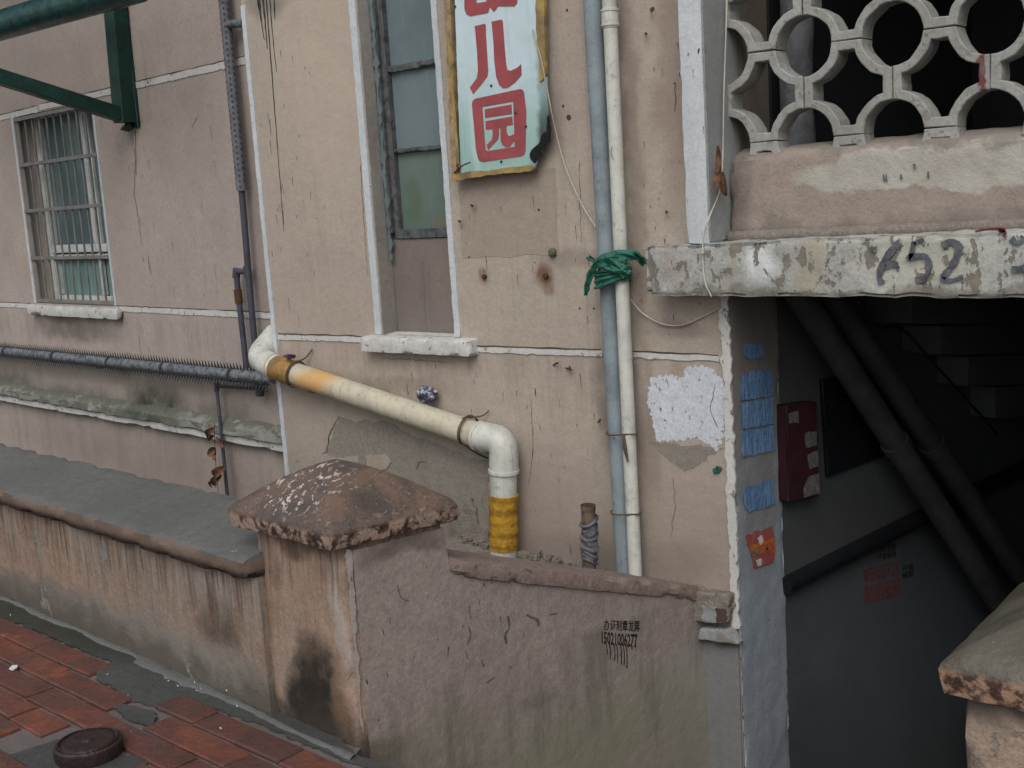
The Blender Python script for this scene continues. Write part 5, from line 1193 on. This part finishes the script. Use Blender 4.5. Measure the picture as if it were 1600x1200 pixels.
patch('orange_band', RV, [(1172, 853), (1209, 840), (1212, 862), (1176, 868)], .0105, .0006, 'adorange', ad, .003, .006, 4)
patch('torn_white', RV, [(1183, 842), (1190, 836), (1192, 846), (1188, 852)], .0112, .0006, 'adwhite', ad, .002, .006, 4)
patch('torn_white', RV, [(1180, 875), (1190, 873), (1190, 883), (1184, 885)], .0112, .0006, 'adwhite', ad, .002, .006, 5)
text_quad('print', '4G', RV, [(1174, 858), (1186, 854), (1187, 866), (1175, 870)], .0112, .0005, 'adteal', ad, .02)
text_quad('print', 'E/MIN', RV, [(1188, 852), (1209, 846), (1210, 860), (1189, 866)], .0112, .0005, 'adred', ad, .02)

# ------------------------------------------------------------------ inside the entrance
rb = thing('red_box', 'dark red steel hydrant box with white stickers on the dim stairwell wall', 'box')
f_ = [IW.at(x, y, .06) for x, y in ((1229, 634), (1277, 628), (1280, 776), (1232, 785))]; b_ = [p-IW.n*.058 for p in f_]
plain_box('cabinet', [f_[3], f_[2], b_[2], b_[3], f_[0], f_[1], b_[1], b_[0]], 'redbox', rb, .004)
for q in ([(1232, 645), (1247, 642), (1248, 660), (1233, 662)], [(1258, 676), (1276, 673), (1276, 697), (1259, 700)], [(1262, 710), (1277, 704), (1279, 728), (1264, 734)], [(1255, 762), (1264, 745), (1279, 740), (1280, 772), (1256, 778)]):
    patch('sticker', IW, q, .0605, .001, 'sticker', rb, .004, .02, 2)
nbd = thing('notice_board', 'dark glazed notice board behind the two diagonal pipes', 'notice board')
f_ = [IW.at(x, y, .02) for x, y in ((1285, 594), (1400, 565), (1400, 706), (1294, 746))]; b_ = [p-IW.n*.018 for p in f_]
plain_box('board', [f_[3], f_[2], b_[2], b_[3], f_[0], f_[1], b_[1], b_[0]], 'darkboard', nbd, .003)
for i, (a_, b_, rr_) in enumerate((((1236, 440), (1575, 965), .05), ((1285, 440), (1640, 965), .048))):
    o = thing('diagonal_pipe', ('left one' if i == 0 else 'right one')+' of two old pipes crossing diagonally inside the dark entrance', 'pipe', group='diagonal pipes in the entrance')
    tube('pipe_run', [IW.at(*a_, .16), IW.at(*b_, .16)], rr_, 'darkpipe', o, 16)
    tube('collar', [IW.at(*a_, .16).lerp(IW.at(*b_, .16), .42), IW.at(*a_, .16).lerp(IW.at(*b_, .16), .44)], rr_+.008, 'darkpipe', o, 16)
o = thing('wall_rail', 'dark sloping pipe along the stairwell wall above the red stencils', 'rail'); tube('rail_run', [IW.at(1226, 916, .02), IW.at(1440, 808, .04), IW.at(1640, 712, .04)], .035, 'darkboard', o, 10)
cable('cable', [IW.at(1340, 470, .3), IW.at(1370, 510, .3), IW.at(1410, 515, .3), IW.at(1470, 580, .3), IW.at(1560, 680, .3)], .006, 'thin dark cable drooping across the dark stairwell', 'darkboard')
ks = thing('stencil_advert', 'red stencilled phone advert 80805454 on the dim stairwell wall', 'stencil')
z9 = lambda a, b: (1200+a/3, 800+b/3)
text_quad('stencil_number', '80805454', IW, [z9(450, 345), z9(604, 312), z9(604, 385), z9(452, 418)], .0012, .0006, 'redink', ks, .02)
text_quad('stencil_text', '管道疏通下水', IW, [z9(448, 285), z9(604, 250), z9(604, 300), z9(448, 332)], .0012, .0006, 'redink', ks, .01)
for q in ([(446, 275), (606, 236)], [(608, 238), (610, 388)], [(452, 424), (608, 388)]): brush(IW, [z9(*q[0]), z9((q[0][0]+q[1][0])/2, (q[0][1]+q[1][1])/2), z9(*q[1])], .003, .0012, 'redink', ks, 'stencil_border')
ks2 = thing('stencil_advert', 'black stencilled block of text above the red number in the stairwell', 'stencil')
text_quad('stencil_text', '办证刻章\n开锁修锁', IW, [z9(512, 160), z9(602, 142), z9(602, 212), z9(512, 230)], .0012, .0006, 'soot', ks2, .02)
ks3 = thing('stencil_advert', 'small black stencil to the right of the red number in the stairwell', 'stencil')
text_quad('stencil_text', '开锁\n修锁', IW, [z9(628, 250), z9(682, 238), z9(682, 300), z9(628, 316)], .0012, .0006, 'soot', ks3, .02)
# wrapped pipe behind the lattice
o = thing('wrapped_pipe', 'pale wrapped upright pipe seen through the lattice openings', 'pipe')
cpx = F.at(1246, 120, -.35); tube('pipe_run', [Vector((cpx.x, .35, 1.42))+Vector((.006*math.sin(k), 0, k*.1)) for k in range(16)], .058, 'cloth', o, 18)

# empties that carry fixed parts stand at the base of their things
bpy.context.view_layer.update()
for o in list(COL.objects):
    if o.type == 'EMPTY' and o.children and o.name != 'apartment_building':
        pts = [c_.matrix_world @ v.co for c_ in o.children if c_.type == 'MESH' for v in c_.data.vertices]
        if not pts: continue
        zmin = min(p.z for p in pts); cx = (min(p.x for p in pts)+max(p.x for p in pts))/2; cy = (min(p.y for p in pts)+max(p.y for p in pts))/2
        base = Vector((cx, cy, zmin))
        for c_ in o.children: c_.location = c_.location - base
        # texture lookups are in world space, so nothing shifts
        o.location = base
